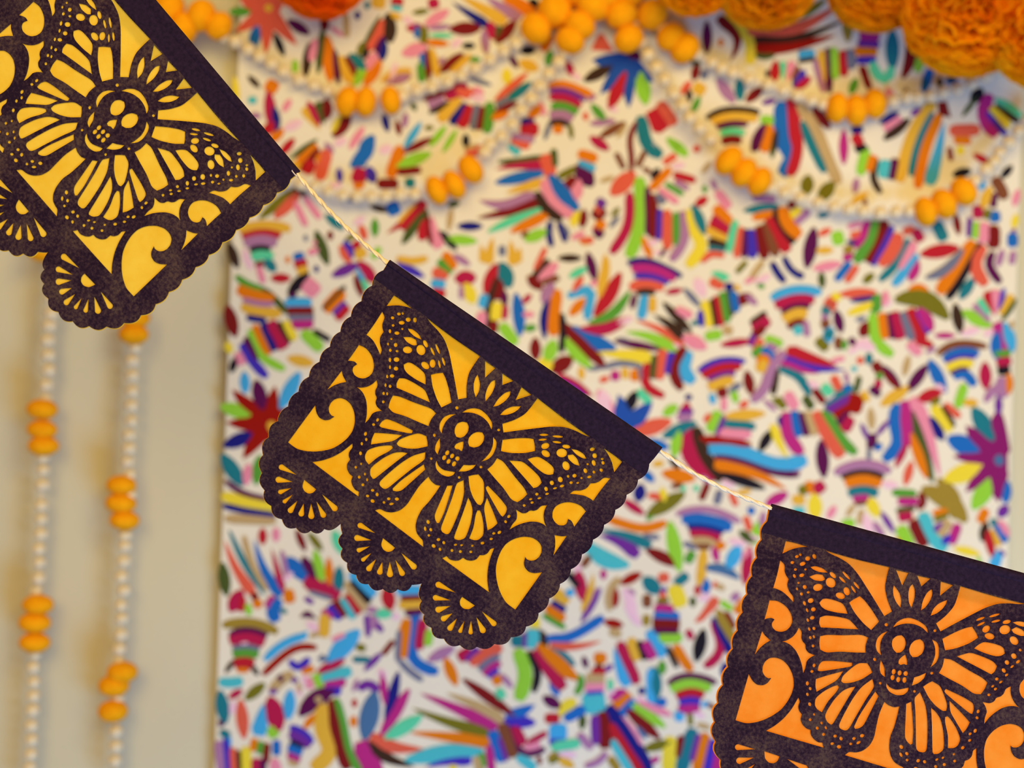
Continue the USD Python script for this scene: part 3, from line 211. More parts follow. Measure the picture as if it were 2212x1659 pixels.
B kh 160 1800,1050 2080,1190 2220,1360;kh 100 1950,950 2160,1140;kh b130 2080,1200 2170,1310;or b55 1890,1300 2030,1275;ol b50 1900,1370 2040,1310;pu b60 1890,1490 1990,1420;tn b85 2050,1390 1960,1530;mg b80 2155,1430 2085,1620;in b65 1990,1620 2070,1560
@1772,850
F pm t260 1900,700 1942,160;pm t220 1880,680 1580,350;pm t160 1870,700 1440,685;pm t180 1880,760 1580,1070;pm t210 1920,800 1935,1180;pm p 1690,480 1850,500 2000,500 2040,560 2040,860 1990,930 1800,900 1740,800 1660,680;sb d110 1945,725
L tl 145 1680,190 1870,490;bl 155 1420,500 1710,625;yl 150 1380,930 1750,795;lm 145 1880,920 1680,1220;bl 85 2035,980 2015,1170;pu 90 2020,1240 1960,1320
A or b80 1800,1270 1740,1390;db 80 1800,1420 1765,1580;rd b85 1820,1520 1850,1640;gd b70 1880,1490 1950,1640;tl b55 1890,1370 1880,1430;bl b85 1920,1450 2010,1600;pk 75 1955,1400 2035,1530
@2052,1080,8.29
L yl 120 110,870 500,970;lm 70 520,1050 530,1150;pu b60 880,910 980,980
A sk b150 870,960 790,1200;rd 130 690,580 760,980
@450,840
F fr t180 640,380 260,10;fr t165 660,330 730,-30;fr t170 640,390 200,370;fr t180 620,400 380,760;fr t160 660,350 880,230;fr p 440,210 600,170 720,200 760,400 700,560 560,580 420,430;pl 120 530,-60 590,190;gd d100 690,400
L lm 115 170,195 430,275;nv 115 200,610 470,500;tl 125 170,740 355,1020;pk 85 440,840 410,1020;gr 100 560,750 525,1010
B pl b50 190,1000 340,1110 590,1190 720,1220;yl b95 170,1160 400,1230 640,1265 800,1290;nv b60 170,1270 400,1320 720,1370;tn b80 200,1410 720,1430
@450,1100
B co s100 180,340 280,600 490,920;tl 55 240,250 380,560 600,910;tn b55 390,300 480,600 640,870;bl s100 500,330 600,640 790,940;cm s75 690,430 760,700 810,880;mv b45 800,460 850,720;cm 120 350,910 255,1080;rd b65 370,960 355,1100;lm b55 425,1040 445,1140;or b75 560,1000 510,1050;mg b75 710,960 650,1060;bl b105 765,990 700,1110 740,1200;or b90 870,890 890,1000;dr b60 520,920 490,970
L rd 75 590,230 590,360;pk 70 735,220 735,330;dr 65 965,240 1045,430;ol 65 1100,270 1225,430;em 100 1375,260 1460,460;dg 100 155,610 195,910;pu b45 1055,965 1135,1015;ol b60 1620,1490 1700,1510;em 85 1830,1130 1980,1130
B lm 90 1165,470 1235,790;or 70 1310,550 1320,820;tl 95 1425,650 1410,880;bl 120 880,550 1050,750;pl 90 1040,540 1150,730;cm b130 1070,780 1220,850 1410,930;gy b50 1110,890 1340,960;rd b90 1510,940 1630,1120;tn b75 1500,810 1710,1080;bk b75 1560,790 1750,1000;sk b95 1560,700 1800,920;aq b70 1460,980 1580,1170;dr b80 1380,1010 1480,1150;in b70 1320,1050 1430,1180;mg b60 1250,1110 1350,1160;gd b90 1275,1150 1260,1370
A pl p 990,1170 1040,1110 1100,1100 1190,1190
B kh b80 170,1260 400,1230 580,1260 740,1330;pl b60 240,1355 420,1310 630,1370;cm b120 250,1420 420,1390 590,1440;gy b50 270,1510 420,1490 550,1515;gr b85 280,1575 400,1555 530,1580
L pu b50 1720,1150 1740,1370;mv b75 1800,1160 1790,1290;pu b50 1835,1240 1885,1320;sk 150 1610,1340 1330,1630;pk b45 1350,1415 1480,1360
A rd 115 1940,870 1975,1060;sk b90 2060,880 2330,880;dr b60 2100,965 2330,955;gd b80 2090,1040 2330,1020;pl b60 2150,1125 2330,1110;or b105 2160,1210 2110,1590;gy b55 2080,1320 2060,1640
L dr b50 2010,1430 1900,1570
@450,1329
B rd b110 300,535 390,510 470,540;or b50 320,595 430,595;db 45 270,500 195,610;db 45 480,560 530,640
A aq b85 130,725 230,735 360,715;sk b70 620,480 760,350 900,270 1060,220;fr b60 600,640 770,480 1000,345 1170,350;in b65 890,500 960,560 1090,470
A tn b85 690,820 790,710 910,640;pl b60 770,660 800,710;pu b50 670,830 740,820;pu b50 925,690 950,720;or b60 1030,610 1140,575;pk b80 1090,690 1110,780
L ol 90 420,900 590,760;cm 65 240,890 350,825;tl 110 130,850 175,1150;co 105 350,950 385,1310;sk 105 890,840 870,1100;or 65 1150,1090 1055,1210;rd d65 1590,950;or d85 1580,1150;sb 160 1800,870 1705,1300;pu 60 1870,420 1710,580;tl b55 1580,475 1750,480
A sk s150 600,960 545,1310;cm 160 680,930 760,1210;lm b95 680,1230 720,1310;bl b70 740,1370 740,1510;or b60 500,1350 480,1470;gr b60 570,1380 555,1500;dr b60 640,1400 620,1600;mv b80 110,1380 150,1720;in b70 190,1350 215,1720;co b80 260,1460 275,1720;db b50 325,1480 345,1720;yl b90 410,1450 400,1720;cm b80 520,1570 520,1720;pl b60 590,1570 590,1720;pk 95 720,1580 745,1720;tl b65 140,1270 220,1310;pl b45 130,1150 140,1200
B in b60 895,1215 1040,1275 1130,1370;pu b95 895,1290 1010,1335 1090,1410;bk b50 900,1370 1030,1420;bl b85 880,1435 1010,1480;mg b60 870,1515 990,1570;tn b55 880,1590 970,1615
B cm 85 1210,605 1460,490;aq b100 1240,690 1540,600;lm b85 1170,650 1220,760;mg b85 1280,750 1480,715;in b90 1300,805 1430,810;pl 140 1340,820 1180,900 1020,1060;tn d80 1200,910;gd b125 1260,980 1260,1300 1320,1470 1270,1560 1150,1650;dr b105 1350,930 1410,1300 1510,1650;gr b70 1390,910 1470,1200 1540,1500 1650,1690
B pu b75 1650,795 1730,745 1840,810;mg 65 1890,630 1925,950;nv 90 2060,640 1935,1160;mg 100 2165,830 1890,1275;em 115 2290,1110 1950,1320;co t140 1760,1320 1980,1420 2340,1450;db t125 1730,1380 1920,1530 2240,1640;mg b160 1670,1390 1720,1520 1830,1720;gy b55 2080,490 2150,570 2320,700
@800,1329
A bl b90 500,-20 460,300 460,450 540,540 720,610;cm b105 560,60 520,350;lm b75 640,170 620,320
L mv 95 890,360 650,480;or 95 825,490 925,735;db 85 1835,180 1905,310;tl 85 1980,370 2200,530;pl 95 1900,900 2040,985;dr b40 1830,1540 1840,1610;ol 50 1960,1600 2050,1540;yl d85 900,1640
B cm b100 970,460 1080,400;pu b80 1050,480 1170,370;co b105 1100,515 1230,425 1410,345;gy b60 1190,590 1280,495 1400,445;mg b60 1240,640 1310,565 1410,525;in b50 1290,670 1330,625 1390,600;or b80 1340,715 1410,690;mv 55 1430,650 1530,770;em b75 1395,810 1435,890;lm b115 1600,390 1680,620 1615,900;bk b65 1720,400 1815,600 1775,820;tl b110 1600,230 1600,320;pu b50 1685,190 1675,340;aq b115 1760,170 1755,330;cm b110 1800,390 1930,570 2090,780;or 130 1840,340 2020,520 2220,670
B dr 90 1030,710 1300,900 1540,1070;tn s115 830,850 1150,980 1440,1150;mg s125 550,850 950,1020 1380,1215;ol s115 460,1010 850,1160 1280,1275;or s120 430,1270 850,1320 1300,1375;aq 140 420,1570 850,1490 1190,1470;in t100 1100,1575 850,1580 600,1650;gr b65 1200,1500 1240,1630;tn b75 1160,1540 1195,1700;br b105 1435,1190 1500,1380 1550,1520;bl b105 1325,1270 1395,1450 1430,1570;pu b55 1400,1340 1475,1570;mg b70 1290,1420 1320,1700
A bl t140 1490,1130 1600,1070 1790,970;in 105 1480,1140 1760,1165;cm b100 1560,1220 1650,1390;pl b60 1510,1210 1580,1430 1720,1500 1890,1450;pk b75 1690,1440 1830,1400;cm b55 1720,1380 1910,1280
A yl 120 2080,1060 2200,940;rd b85 1910,1120 2040,1120;sk b140 1970,1270 2110,1270;in b60 1950,1370 2110,1370;em b60 1970,1430 2180,1410;aq b85 1610,1530 1780,1659;bl 65 1965,750 2035,860
@1150,1329
B bl b80 170,250 350,250 560,160 760,30;co t85 190,320 480,340 750,285
L pl 55 560,470 585,560;pu 50 790,605 860,555;ol 85 1235,1455 1475,1385;mg 55 1300,1595 1360,1555;dg 65 550,1100 540,1220;tl 125 1320,600 1330,900;nv b60 1165,830 1215,820;gr 75 1410,520 1410,620;bk 105 1855,180 1785,470;cm b60 1690,170 1730,250;nv 75 2095,530 2080,650
P or b105 740,430 735,510;db b50 700,545 750,550;rd b70 660,610 780,610;tn b100 600,690 770,690;pk b90 590,790 770,780;in b60 600,850 760,840;gr b60 510,660 530,740 475,850;em b50 850,710 850,810;aq b180 580,960 760,940;bl b90 360,1120 560,1020
A sk s120 890,350 950,560 1040,770;cm b95 955,310 1030,500 1135,730;gd b90 1075,270 1140,480;bk b80 1155,300 1230,470;mg b125 1230,310 1310,450;sk b105 1280,180 1360,330 1420,430;kh b90 1215,55 1265,60;bl b60 1330,10 1580,20;dr b115 1330,90 1580,90;pl b60 1330,170 1580,180;lm b90 1390,250 1610,240;db b50 1470,350 1570,560;or b80 1560,340 1640,480 1720,590
A cm b80 1960,80 2035,390 1980,480 1880,550;nv 100 1970,50 2160,420;kh b95 2030,30 2180,270
B mg 95 870,900 1000,840;or b95 1050,870 900,1010;bl b90 1090,930 970,1060;lm 90 1100,980 1420,1200;pk 75 1170,950 1490,1080;dr 100 1040,1040 1360,1320;pk 75 950,1100 1180,1390;nv b115 830,1010 1000,1230 1260,1690;dr b115 770,1070 790,1430;pu b90 690,1100 700,1390;rd b95 860,1200 1000,1420 1190,1690;aq b80 880,1370 1070,1690;mv b60 800,1500 720,1590 580,1640;kh b70 850,1560 930,1680;mv b70 510,1300 640,1440;em b85 230,1430 500,1390
B sk b100 1300,600 1310,950;bl b75 1340,980 1440,930
B pl b60 1480,740 1600,675 1760,665 1990,730;lm b100 1520,800 1700,735 1920,790;rd b90 1580,880 1710,835 1850,860;in b80 1610,950 1700,925 1810,940;mg b90 1600,1020 1700,1010 1800,1010;ol b45 1710,1070 1720,1190;sk b85 1560,1100 1630,1090
A yl b115 1500,1340 1480,1700;dr b70 1620,1320 1590,1530;tl b115 1740,1250 1610,1700;pu b70 1800,1300 1730,1570;or b105 1880,1300 1790,1700;in b90 1960,1360 1890,1700;mg b100 2035,1470 2000,1700
@1240,1100
B or b75 380,110 560,170 760,210 990,150;tl s100 250,220 600,300 840,400;pu s120 260,280 520,370 700,510;gy b45 760,290 920,310
L aq 140 140,380 330,540 560,600;dr 100 810,450 1120,600;lm 120 1050,170 1100,450 1140,640;br 65 165,520 95,620;mg d75 320,710;gr b75 1285,470 1235,570;sk 115 1780,420 1680,620;sb 85 1420,640 1620,650 1770,740;cm 95 1905,430 1855,790;rd d75 1340,880;bl 80 1430,780 1430,890;co d55 1530,820;dg d75 1290,1005;mv b65 1780,920 1720,980;lp 75 570,1050 710,1250
A fr 80 710,710 530,800;fr 90 420,850 445,1040;tn b70 490,760 400,880 390,1090;fr 75 350,1230 510,1260;tn b75 400,1330 500,1360
B cm 105 45,690 95,970;gd t95 110,1120 180,900 210,700;pu 65 280,880 90,1210
A tl 125 780,770 910,890;co b90 970,710 980,780;tl b130 1150,740 1185,785;yl b125 1090,850 1160,1040;in b45 970,860 990,890;co b80 945,935 985,930;ol b50 910,1000 1020,990;br b105 765,1000 825,1000;mg b80 890,1080 1070,1090;bl b80 890,1140 1130,1165
L tn b90 1310,340 1500,350;br b60 1340,400 1470,400;or 80 1540,400 1620,390;gy b50 1200,370 1320,420;mg 65 1520,420 1550,550;gd b80 1410,460 1370,810
A co s95 1310,1230 1440,1110 1550,960;lm b55 1600,1010 1710,1080;or b85 1850,1000 1770,1120;kh b70 1560,1110 1690,1290;dr b50 1650,1120 1740,1280
@1500,560
A co d120 1480,485;tl d105 1425,565;br d100 1420,700;sk d125 1455,815;br d100 1560,912
A tl d90 1895,1080;dr b80 1960,1130 2010,1215;cm d85 1995,1355
L lp 70 40,250 100,390;lp 60 680,250 800,180;mv 45 1640,1240 1660,1340;lp 60 1240,1340 1330,1380;gr 50 700,280 740,300;gd 45 450,290 480,330;pk 50 560,250 650,200
@1160,560
L pk 55 600,270 640,240;lp 60 1020,640 900,690;gy 45 880,870 1000,890;lp 75 1440,990 1530,930;gy 45 700,1180 560,1190
@1300,850
L lp 80 1330,960 1420,980;mv 55 1100,900 1160,960;gd 50 1480,1080 1600,1060;lp 65 1560,1560 1700,1570;br 55 770,1010 860,990
@1640,850
L lp 70 1350,980 1480,1000;mv 50 300,890 430,850;lp 80 1140,1330 1200,1500;lp 55 760,60 830,20;mv 45 60,80 170,180;ol 50 150,60 250,150
@860,280
L lp 55 1830,680 1960,800;pk 55 1900,1180 2010,1120;cm 60 2130,1080 2190,1130;br 45 1350,1150 1400,1120;gd 50 1980,1200 2050,1240;gy 45 1800,1050 1850,1140;co 50 2150,850 2190,900
@1240,280
L mv 50 1500,560 1540,640;lp 60 1080,400 1180,380;br 45 760,420 830,470;gy 45 400,1050 480,950;ol 45 420,930 480,860;lp 60 820,1240 900,1210;tn 45 300,560 420,520;lp 55 880,1330 1000,1340
@720,0
L lp 60 850,250 780,200;pk 50 1540,960 1620,1010;lp 70 1500,1040 1620,1080;mv 50 1100,730 1200,640;lp 60 1380,440 1300,500;tn b55 140,170 150,400;lp 55 680,700 620,900;co 60 1480,980 1540,1050;tn 50 1440,1620 1560,1580
@1100,0
L lp 60 1080,1140 1160,1200;mv 50 860,1080 930,1040;tn 50 1180,1480 1260,1360;lp 55 700,800 760,850;pk 55 340,1120 380,1240;co 50 1960,900 1920,980;lp 60 1500,1560 1580,1600
@470,280
L lp 70 1290,160 1380,110;mv 50 1180,160 1250,240;lp 60 1240,610 1330,600;pk 50 1050,1240 1120,1200;gy 45 1380,760 1560,760;lp 70 300,1320 360,1500;lp 60 1580,960 1500,1020
@450,1100
L lp 60 820,760 900,700;lp 70 1090,1240 1180,1300;tn 50 1120,1380 1220,1330;sk 45 1000,1400 1060,1340;gy 45 1240,1590 1230,1640;mv 60 1730,1080 1830,1100;lp 60 1980,1120 2060,1180;tl 45 790,1090 840,1120
@450,1329
L lp 60 1040,660 1070,760;lp 70 1870,600 1910,680;lp 60 380,300 420,280;mv 45 1620,700 1580,810;sb 45 1210,470 1300,470;lp 60 980,780 1000,860;tn 45 980,750 1000,830;sk 50 200,1300 230,1400;lp 55 270,950 250,1060
@1150,1329
L lp 70 300,1500 450,1520;lp 60 1150,900 1220,960;sb 55 1150,1200 1230,1330;lp 55 1750,1040 1850,1100;tn 55 1800,1190 1920,1220;br 45 1900,960 1980,1010;co 50 1790,60 1880,0;lp 60 1080,10 1160,100;kh 55 180,1560 260,1500;gd 80 300,1560 430,1640;lp 60 880,800 850,900;sk 45 1900,950 1850,980
@1240,1100
L lp 70 1700,340 1850,380;pk 55 1840,520 1900,440;lp 55 620,900 640,960;mv 45 600,880 650,920;tn 55 1560,830 1620,860;lp 60 0,540 60,500;lp 60 20,660 60,620;gr 45 800,110 860,60;gy 45 170,950 240,900;lp 75 1380,970 1460,930
@1772,560
L lp 60 1800,820 1860,770;mv 45 1160,1010 1240,960;lp 50 320,1010 420,940;tn 45 2090,680 2070,760;lp 50 690,500 760,460;gy 45 400,660 480,640;lp 60 1270,1370 1340,1420
@840,960,3.6867
B gd b70 1310,1170 1420,1250;nv b45 1300,1260 1400,1320;or b60 1260,1300 1390,1390;gr b38 1230,1360 1400,1460;sk b45 1420,1195 1465,1165;bk b45 1430,1030 1510,1130;yl b60 1150,1375 1175,1450;aq d70 1130,1530
L lp 60 1880,1160 1960,1330;mv 45 1660,1160 1600,1300
"""
from shapely import affinity
def outline_shift(poly, s): return affinity.translate(poly, *s)

# ------------------------------------------------------------------ helpers
def ray(px, py, Y):
    """the world point seen at pixel (px, py) of the photograph, on the plane y = Y"""
    d = FWD + RIGHT * ((px - 1106) / FPX) + UP * ((829.5 - py) / FPX)
    return CAM + d * Y
taken = {}
def numbered(path):
    n = taken.get(path, 0); taken[path] = n + 1
    return path if n == 0 else '%s_%03d' % (path, n)
def meta(p, label=None, category=None, group=None, kind=None):
    for k, v in (('label', label), ('category', category), ('group', group), ('kind', kind)):
        if v: p.SetCustomDataByKey(k, v)
    return p
def thing(name, label=None, category=None, group=None, loc=(0, 0, 0), mat=None):
    x = UsdGeom.Xform.Define(stage, numbered('/World/' + name))
    if mat is not None: x.AddTransformOp().Set(Gf.Matrix4d(mat.tolist()))
    else: x.AddTranslateOp().Set(Gf.Vec3d(*map(float, loc)))
    return meta(x.GetPrim(), label, category, group)
def part(name, mesh, material, parent, smooth=False, kind=None, label=None, color=None):
    path = numbered(str(parent.GetPath()) + '/' + name)
    g = usdkit.mesh(stage, path, mesh, material, smooth)
    if color is not None:
        UsdGeom.PrimvarsAPI(g).CreatePrimvar('motif_color', Sdf.ValueTypeNames.Color3fArray, 'vertex').Set(Vt.Vec3fArray.FromNumpy(np.asarray(color, np.float32)))
    meta(g.GetPrim(), label=label, kind=kind); return g.GetPrim()
world = stage.GetPrimAtPath('/World')
def single(name, mesh, material, label=None, category=None, kind=None, smooth=False):
    g = part(name, mesh, material, world, smooth)
    return meta(g, label, category, None, kind)
def lin(c):
    c = np.asarray(c, float) / 255; return np.where(c <= .04045, c / 12.92, ((c + .055) / 1.055) ** 2.4)
def tube(P, r, n=8):
    P = np.asarray(P, float); N = len(P)
    T = np.gradient(P, axis=0); T /= np.linalg.norm(T, axis=1, keepdims=True)
    A = np.cross(T, [0, 1.0, 0.03]); A /= np.linalg.norm(A, axis=1, keepdims=True); B = np.cross(T, A)
    t = np.linspace(0, 2 * np.pi, n, endpoint=False); r = np.broadcast_to(r, N)
    V = P[:, None] + (A[:, None] * np.cos(t)[None, :, None] + B[:, None] * np.sin(t)[None, :, None]) * r[:, None, None]
    F = []
    for i in range(N - 1):
        for j in range(n):
            a, b = i * n + j, i * n + (j + 1) % n; F += [[a, b, b + n], [a, b + n, a + n]]
    V = V.reshape(-1, 3); V = np.vstack([V, P[0], P[-1]]); k = N * n
    for j in range(n): F += [[k, (j + 1) % n, j], [k + 1, k - n + j, k - n + (j + 1) % n]]
    return trimesh.Trimesh(V, F, process=False)
def along(P, step):
    P = np.asarray(P, float); s = np.r_[0, np.cumsum(np.linalg.norm(np.diff(P, axis=0), axis=1))]
    q = np.linspace(0, s[-1], max(2, int(round(s[-1] / step)) + 1))
    return np.stack([np.interp(q, s, P[:, k]) for k in range(P.shape[1])], 1)
def spline(P, n):
    from scipy.interpolate import CubicSpline, PchipInterpolator
    P = np.asarray(P, float); s = np.r_[0, np.cumsum(np.linalg.norm(np.diff(P, axis=0), axis=1))]
    q = np.linspace(0, s[-1], n)
    if len(P) == 2: return np.stack([np.interp(q, s, P[:, k]) for k in range(P.shape[1])], 1)
    return CubicSpline(s, P, bc_type='natural')(q)

# ------------------------------------------------------------------ materials
def mat(name, nodes, links, surface='p.BSDF'): return usdkit.material(stage, '/World/Looks/' + name, nodes, links, surface=surface)
OBJ = ('texture_coordinate', {})
M = {}
M['wall'] = mat('wall_paint', {'t': OBJ, 'n': ('noise_texture', {'scale': 3.0, 'detail': 3.0}), 'f': ('noise_texture', {'scale': 260.0, 'detail': 3.0}),
    'r': ('rgb_ramp', {'ramp': [(0.3, WALL_A), (0.7, WALL_B)]}), 'b': ('bump', {'strength': 0.25, 'distance': 0.0006}), 'p': ('principled_bsdf', {'roughness': 0.7})},
    [('t.object', 'n.vector'), ('t.object', 'f.vector'), ('n.fac', 'r.fac'), ('r.color', 'p.base_color'), ('f.fac', 'b.height'), ('b.normal', 'p.normal')])
M['floor'] = mat('floor_wood', {'t': OBJ, 'n': ('wave_texture', {'scale': 6.0, 'distortion': 6.0, 'detail': 3.0}), 'r': ('rgb_ramp', {'ramp': [(0, (.30, .19, .11)), (1, (.42, .28, .17))]}), 'p': ('principled_bsdf', {'roughness': 0.45})},
    [('t.object', 'n.vector'), ('n.fac', 'r.fac'), ('r.color', 'p.base_color')])
def weave(name, scale, base):
    return mat(name, {'t': OBJ, 'wx': ('wave_texture', {'bands_direction': 'x', 'scale': scale}), 'wz': ('wave_texture', {'bands_direction': 'z', 'scale': scale}),
        'm': ('math', {'math_type': 'multiply'}), 'n': ('noise_texture', {'scale': 14.0, 'detail': 3.0}), 'r': ('rgb_ramp', {'ramp': [(0.3, tuple(.95 * x for x in base)), (0.7, base)]}),
        'b': ('bump', {'strength': 0.3, 'distance': 0.0004}), 'p': ('principled_bsdf', {'roughness': 0.9, 'specular_ior_level': 0.2})},
        [('t.object', 'wx.vector'), ('t.object', 'wz.vector'), ('t.object', 'n.vector'), ('wx.fac', 'm.value1'), ('wz.fac', 'm.value2'), ('m.value', 'b.height'),
         ('b.normal', 'p.normal'), ('n.fac', 'r.fac'), ('r.color', 'p.base_color')])
M['cloth'] = weave('cotton_cloth', 300.0, CLOTH)
M['stitch'] = mat('embroidery_thread', {'a': ('attribute', {'attribute': 'motif_color'}), 't': OBJ, 'n': ('noise_texture', {'scale': 900.0, 'detail': 2.0}),
    'v': ('hsv', {}), 'k': ('map_range', {'from_min': 0.3, 'from_max': 0.7, 'to_min': 0.9, 'to_max': 1.1}), 'b': ('bump', {'strength': 0.4, 'distance': 0.0004}), 'p': ('principled_bsdf', {'roughness': 0.7, 'specular_ior_level': 0.08})},
    [('a.color', 'v.color'), ('t.object', 'n.vector'), ('n.fac', 'k.value'), ('k.result', 'v.value'), ('v.color', 'p.base_color'), ('n.fac', 'b.height'), ('b.normal', 'p.normal')])
def felt(name, c0, c1, sc=220.0):
    return mat(name, {'t': OBJ, 'n': ('noise_texture', {'scale': sc, 'detail': 4.0}), 'r': ('rgb_ramp', {'ramp': [(0.3, c0), (0.7, c1)]}),
        'b': ('bump', {'strength': 0.8, 'distance': 0.001}), 'p': ('principled_bsdf', {'roughness': 0.95, 'specular_ior_level': 0.1, 'sheen_weight': 0.05, 'sheen_tint': (1, .6, .15)})},
        [('t.object', 'n.vector'), ('n.fac', 'r.fac'), ('r.color', 'p.base_color'), ('n.fac', 'b.height'), ('b.normal', 'p.normal')])
M['felt'] = felt('orange_felt', *FELT)
M['bead'] = mat('pale_wood', {'t': OBJ, 'n': ('wave_texture', {'scale': 60.0, 'distortion': 5.0, 'detail': 2.0}), 'o': ('object_info', {}), 'r': ('rgb_ramp', {'ramp': [(0, BEAD[0]), (1, BEAD[1])]}),
    'p': ('principled_bsdf', {'roughness': 0.5, 'specular_ior_level': 0.4})}, [('t.object', 'n.vector'), ('n.fac', 'r.fac'), ('r.color', 'p.base_color')])
M['cord'] = mat('cotton_cord', {'t': OBJ, 'n': ('noise_texture', {'scale': 1500.0, 'detail': 2.0}), 'r': ('rgb_ramp', {'ramp': [(0.3, (.70, .56, .43)), (0.7, (.86, .73, .60))]}), 'b': ('bump', {'strength': 0.6, 'distance': 0.0003}), 'p': ('principled_bsdf', {'roughness': 0.9})},
    [('t.object', 'n.vector'), ('n.fac', 'r.fac'), ('r.color', 'p.base_color'), ('n.fac', 'b.height'), ('b.normal', 'p.normal')])
def leafy(name, c0, c1, tr=0.35, sc=60.0, fib=700.0, lo=0.35, hi=0.65):
    return mat(name, {'t': OBJ, 'n': ('noise_texture', {'scale': sc, 'detail': 5.0, 'roughness': 0.6}), 'f': ('noise_texture', {'scale': fib, 'detail': 3.0}), 'r': ('rgb_ramp', {'ramp': [(lo, c0), (hi, c1)]}),
        'b': ('bump', {'strength': 0.35, 'distance': 0.0003}), 'p': ('principled_bsdf', {'roughness': 0.9, 'specular_ior_level': 0.15}), 'l': ('translucent_bsdf', {}), 'x': ('mix_closure', {'fac': tr})},
        [('t.object', 'n.vector'), ('t.object', 'f.vector'), ('n.fac', 'r.fac'), ('r.color', 'p.base_color'), ('r.color', 'l.color'), ('f.fac', 'b.height'), ('b.normal', 'p.normal'),
         ('p.BSDF', 'x.closure1'), ('l.BSDF', 'x.closure2')], 'x.closure')
M['purple'] = mat('purple_paper', {'t': OBJ, 'n': ('noise_texture', {'scale': 480.0, 'detail': 6.0, 'roughness': 0.68}), 'g': ('noise_texture', {'scale': 45.0, 'detail': 3.0}),
    'a': ('math', {'math_type': 'multiply_add', 'value2': 0.62}), 'h': ('math', {'math_type': 'multiply', 'value2': 0.38}),
    'r': ('rgb_ramp', {'ramp': [(0.42, PURPLE[0]), (0.50, PURPLE[1]), (0.62, PURPLE[2])]}), 'b': ('bump', {'strength': 0.4, 'distance': 0.0003}), 'p': ('principled_bsdf', {'roughness': 0.9, 'specular_ior_level': 0.1}),
    'l': ('translucent_bsdf', {}), 'x': ('mix_closure', {'fac': 0.25})},
    [('t.object', 'n.vector'), ('t.object', 'g.vector'), ('g.fac', 'h.value1'), ('n.fac', 'a.value1'), ('h.value', 'a.value3'), ('a.value', 'r.fac'), ('r.color', 'p.base_color'), ('r.color', 'l.color'), ('n.fac', 'b.height'), ('b.normal', 'p.normal'),
     ('p.BSDF', 'x.closure1'), ('l.BSDF', 'x.closure2')], 'x.closure')
M['hem'] = mat('dimmed_hem_paper', {'t': OBJ, 'n': ('noise_texture', {'scale': 420.0, 'detail': 5.0}), 'r': ('rgb_ramp', {'ramp': [(0.35, HEM_DIM[0]), (0.7, HEM_DIM[1])]}), 'b': ('bump', {'strength': 0.3, 'distance': 0.0003}),
    'p': ('principled_bsdf', {'roughness': 0.9, 'specular_ior_level': 0.1})}, [('t.object', 'n.vector'), ('n.fac', 'r.fac'), ('r.color', 'p.base_color'), ('n.fac', 'b.height'), ('b.normal', 'p.normal')])
M['yellow'] = leafy('yellow_tissue', *TISSUE[0], tr=TRANS)
M['marigold'] = leafy('marigold_tissue', *TISSUE[1], tr=TRANS)
M['orange'] = leafy('orange_tissue', *TISSUE[2], tr=TRANS)
M['petal_gold'] = leafy('marigold_petals', *PETAL[0], tr=0.6, sc=25.0)
M['petal_amber'] = leafy('amber_petals', *PETAL[1], tr=0.6, sc=25.0)
M['petal_red'] = leafy('red_orange_petals', *PETAL[2], tr=0.6, sc=25.0)

# ------------------------------------------------------------------ the setting
def cuboid(x0, x1, y0, y1, z0, z1): return trimesh.creation.box(bounds=[[x0, y0, z0], [x1, y1, z1]])
single('wall_back', cuboid(-2.6, 2.6, WALL_Y, WALL_Y + 0.12, 0.0, 2.7), M['wall'], kind='structure')
single('floor', cuboid(-2.6, 2.6, -2.2, WALL_Y + 0.12, -0.05, 0.0), M['floor'], kind='structure')
single('baseboard_back', cuboid(-2.6, 2.6, WALL_Y - 0.014, WALL_Y, 0.0, 0.10), M['wall'], kind='structure')

# ------------------------------------------------------------------ embroidered hanging
PX = CLOTH_Y / FPX                                    # metres per pixel on the cloth
def edge_l(py): return 516 - 0.0340 * (py - 100)
def edge_r(py): return 2208 - 0.0318 * (py - 250)
hang = thing('embroidered_hanging', 'white cotton wall hanging covered in many-coloured embroidered animals, birds and leaves', 'wall hanging', loc=ray(1340, -330, CLOTH_Y))
H0 = ray(1340, -330, CLOTH_Y)
TOP, BOT = -330.0, 2350.0
def wave(px, py):                                      # how far the cloth's face stands off the plane (towards the room is negative y)
    return 0.0012 * np.sin(px / 170.0 + 0.6 * np.sin(py / 420.0)) + 0.0008 * np.sin(px / 61.0 + py / 300.0)
def on_cloth(px, py, lift=0.0):
    px, py = np.asarray(px, float), np.asarray(py, float)
    P = CAM + CLOTH_Y * (FWD + RIGHT * ((px - 1106) / FPX)[..., None] + UP * ((829.5 - py) / FPX)[..., None])
    P[..., 1] += wave(px, py) - lift
    return P - H0
gu, gv = np.linspace(0, 1, 70), np.linspace(TOP, BOT, 90)
GV, GU = np.meshgrid(gv, gu, indexing='ij'); GX = edge_l(GV) * (1 - GU) + edge_r(GV) * GU
front = on_cloth(GX, GV).reshape(-1, 3); back = front + [0, 0.0016, 0]
F = []
nu, nv = 70, 90
for i in range(nv - 1):
    for j in range(nu - 1):
        a = i * nu + j; F += [[a, a + nu, a + nu + 1], [a, a + nu + 1, a + 1]]
F = np.array(F); K = nu * nv
ring = [j for j in range(nu)] + [i * nu + nu - 1 for i in range(1, nv)] + [(nv - 1) * nu + j for j in range(nu - 2, -1, -1)] + [i * nu for i in range(nv - 2, 0, -1)]
S = []
for a, b in zip(ring, ring[1:] + ring[:1]): S += [[a, b, b + K], [a, b + K, a + K]]
part('cloth', trimesh.Trimesh(np.vstack([front, back]), np.vstack([F, F[:, ::-1] + K, S]), process=False), M['cloth'], hang, smooth=30)
wood = trimesh.Trimesh
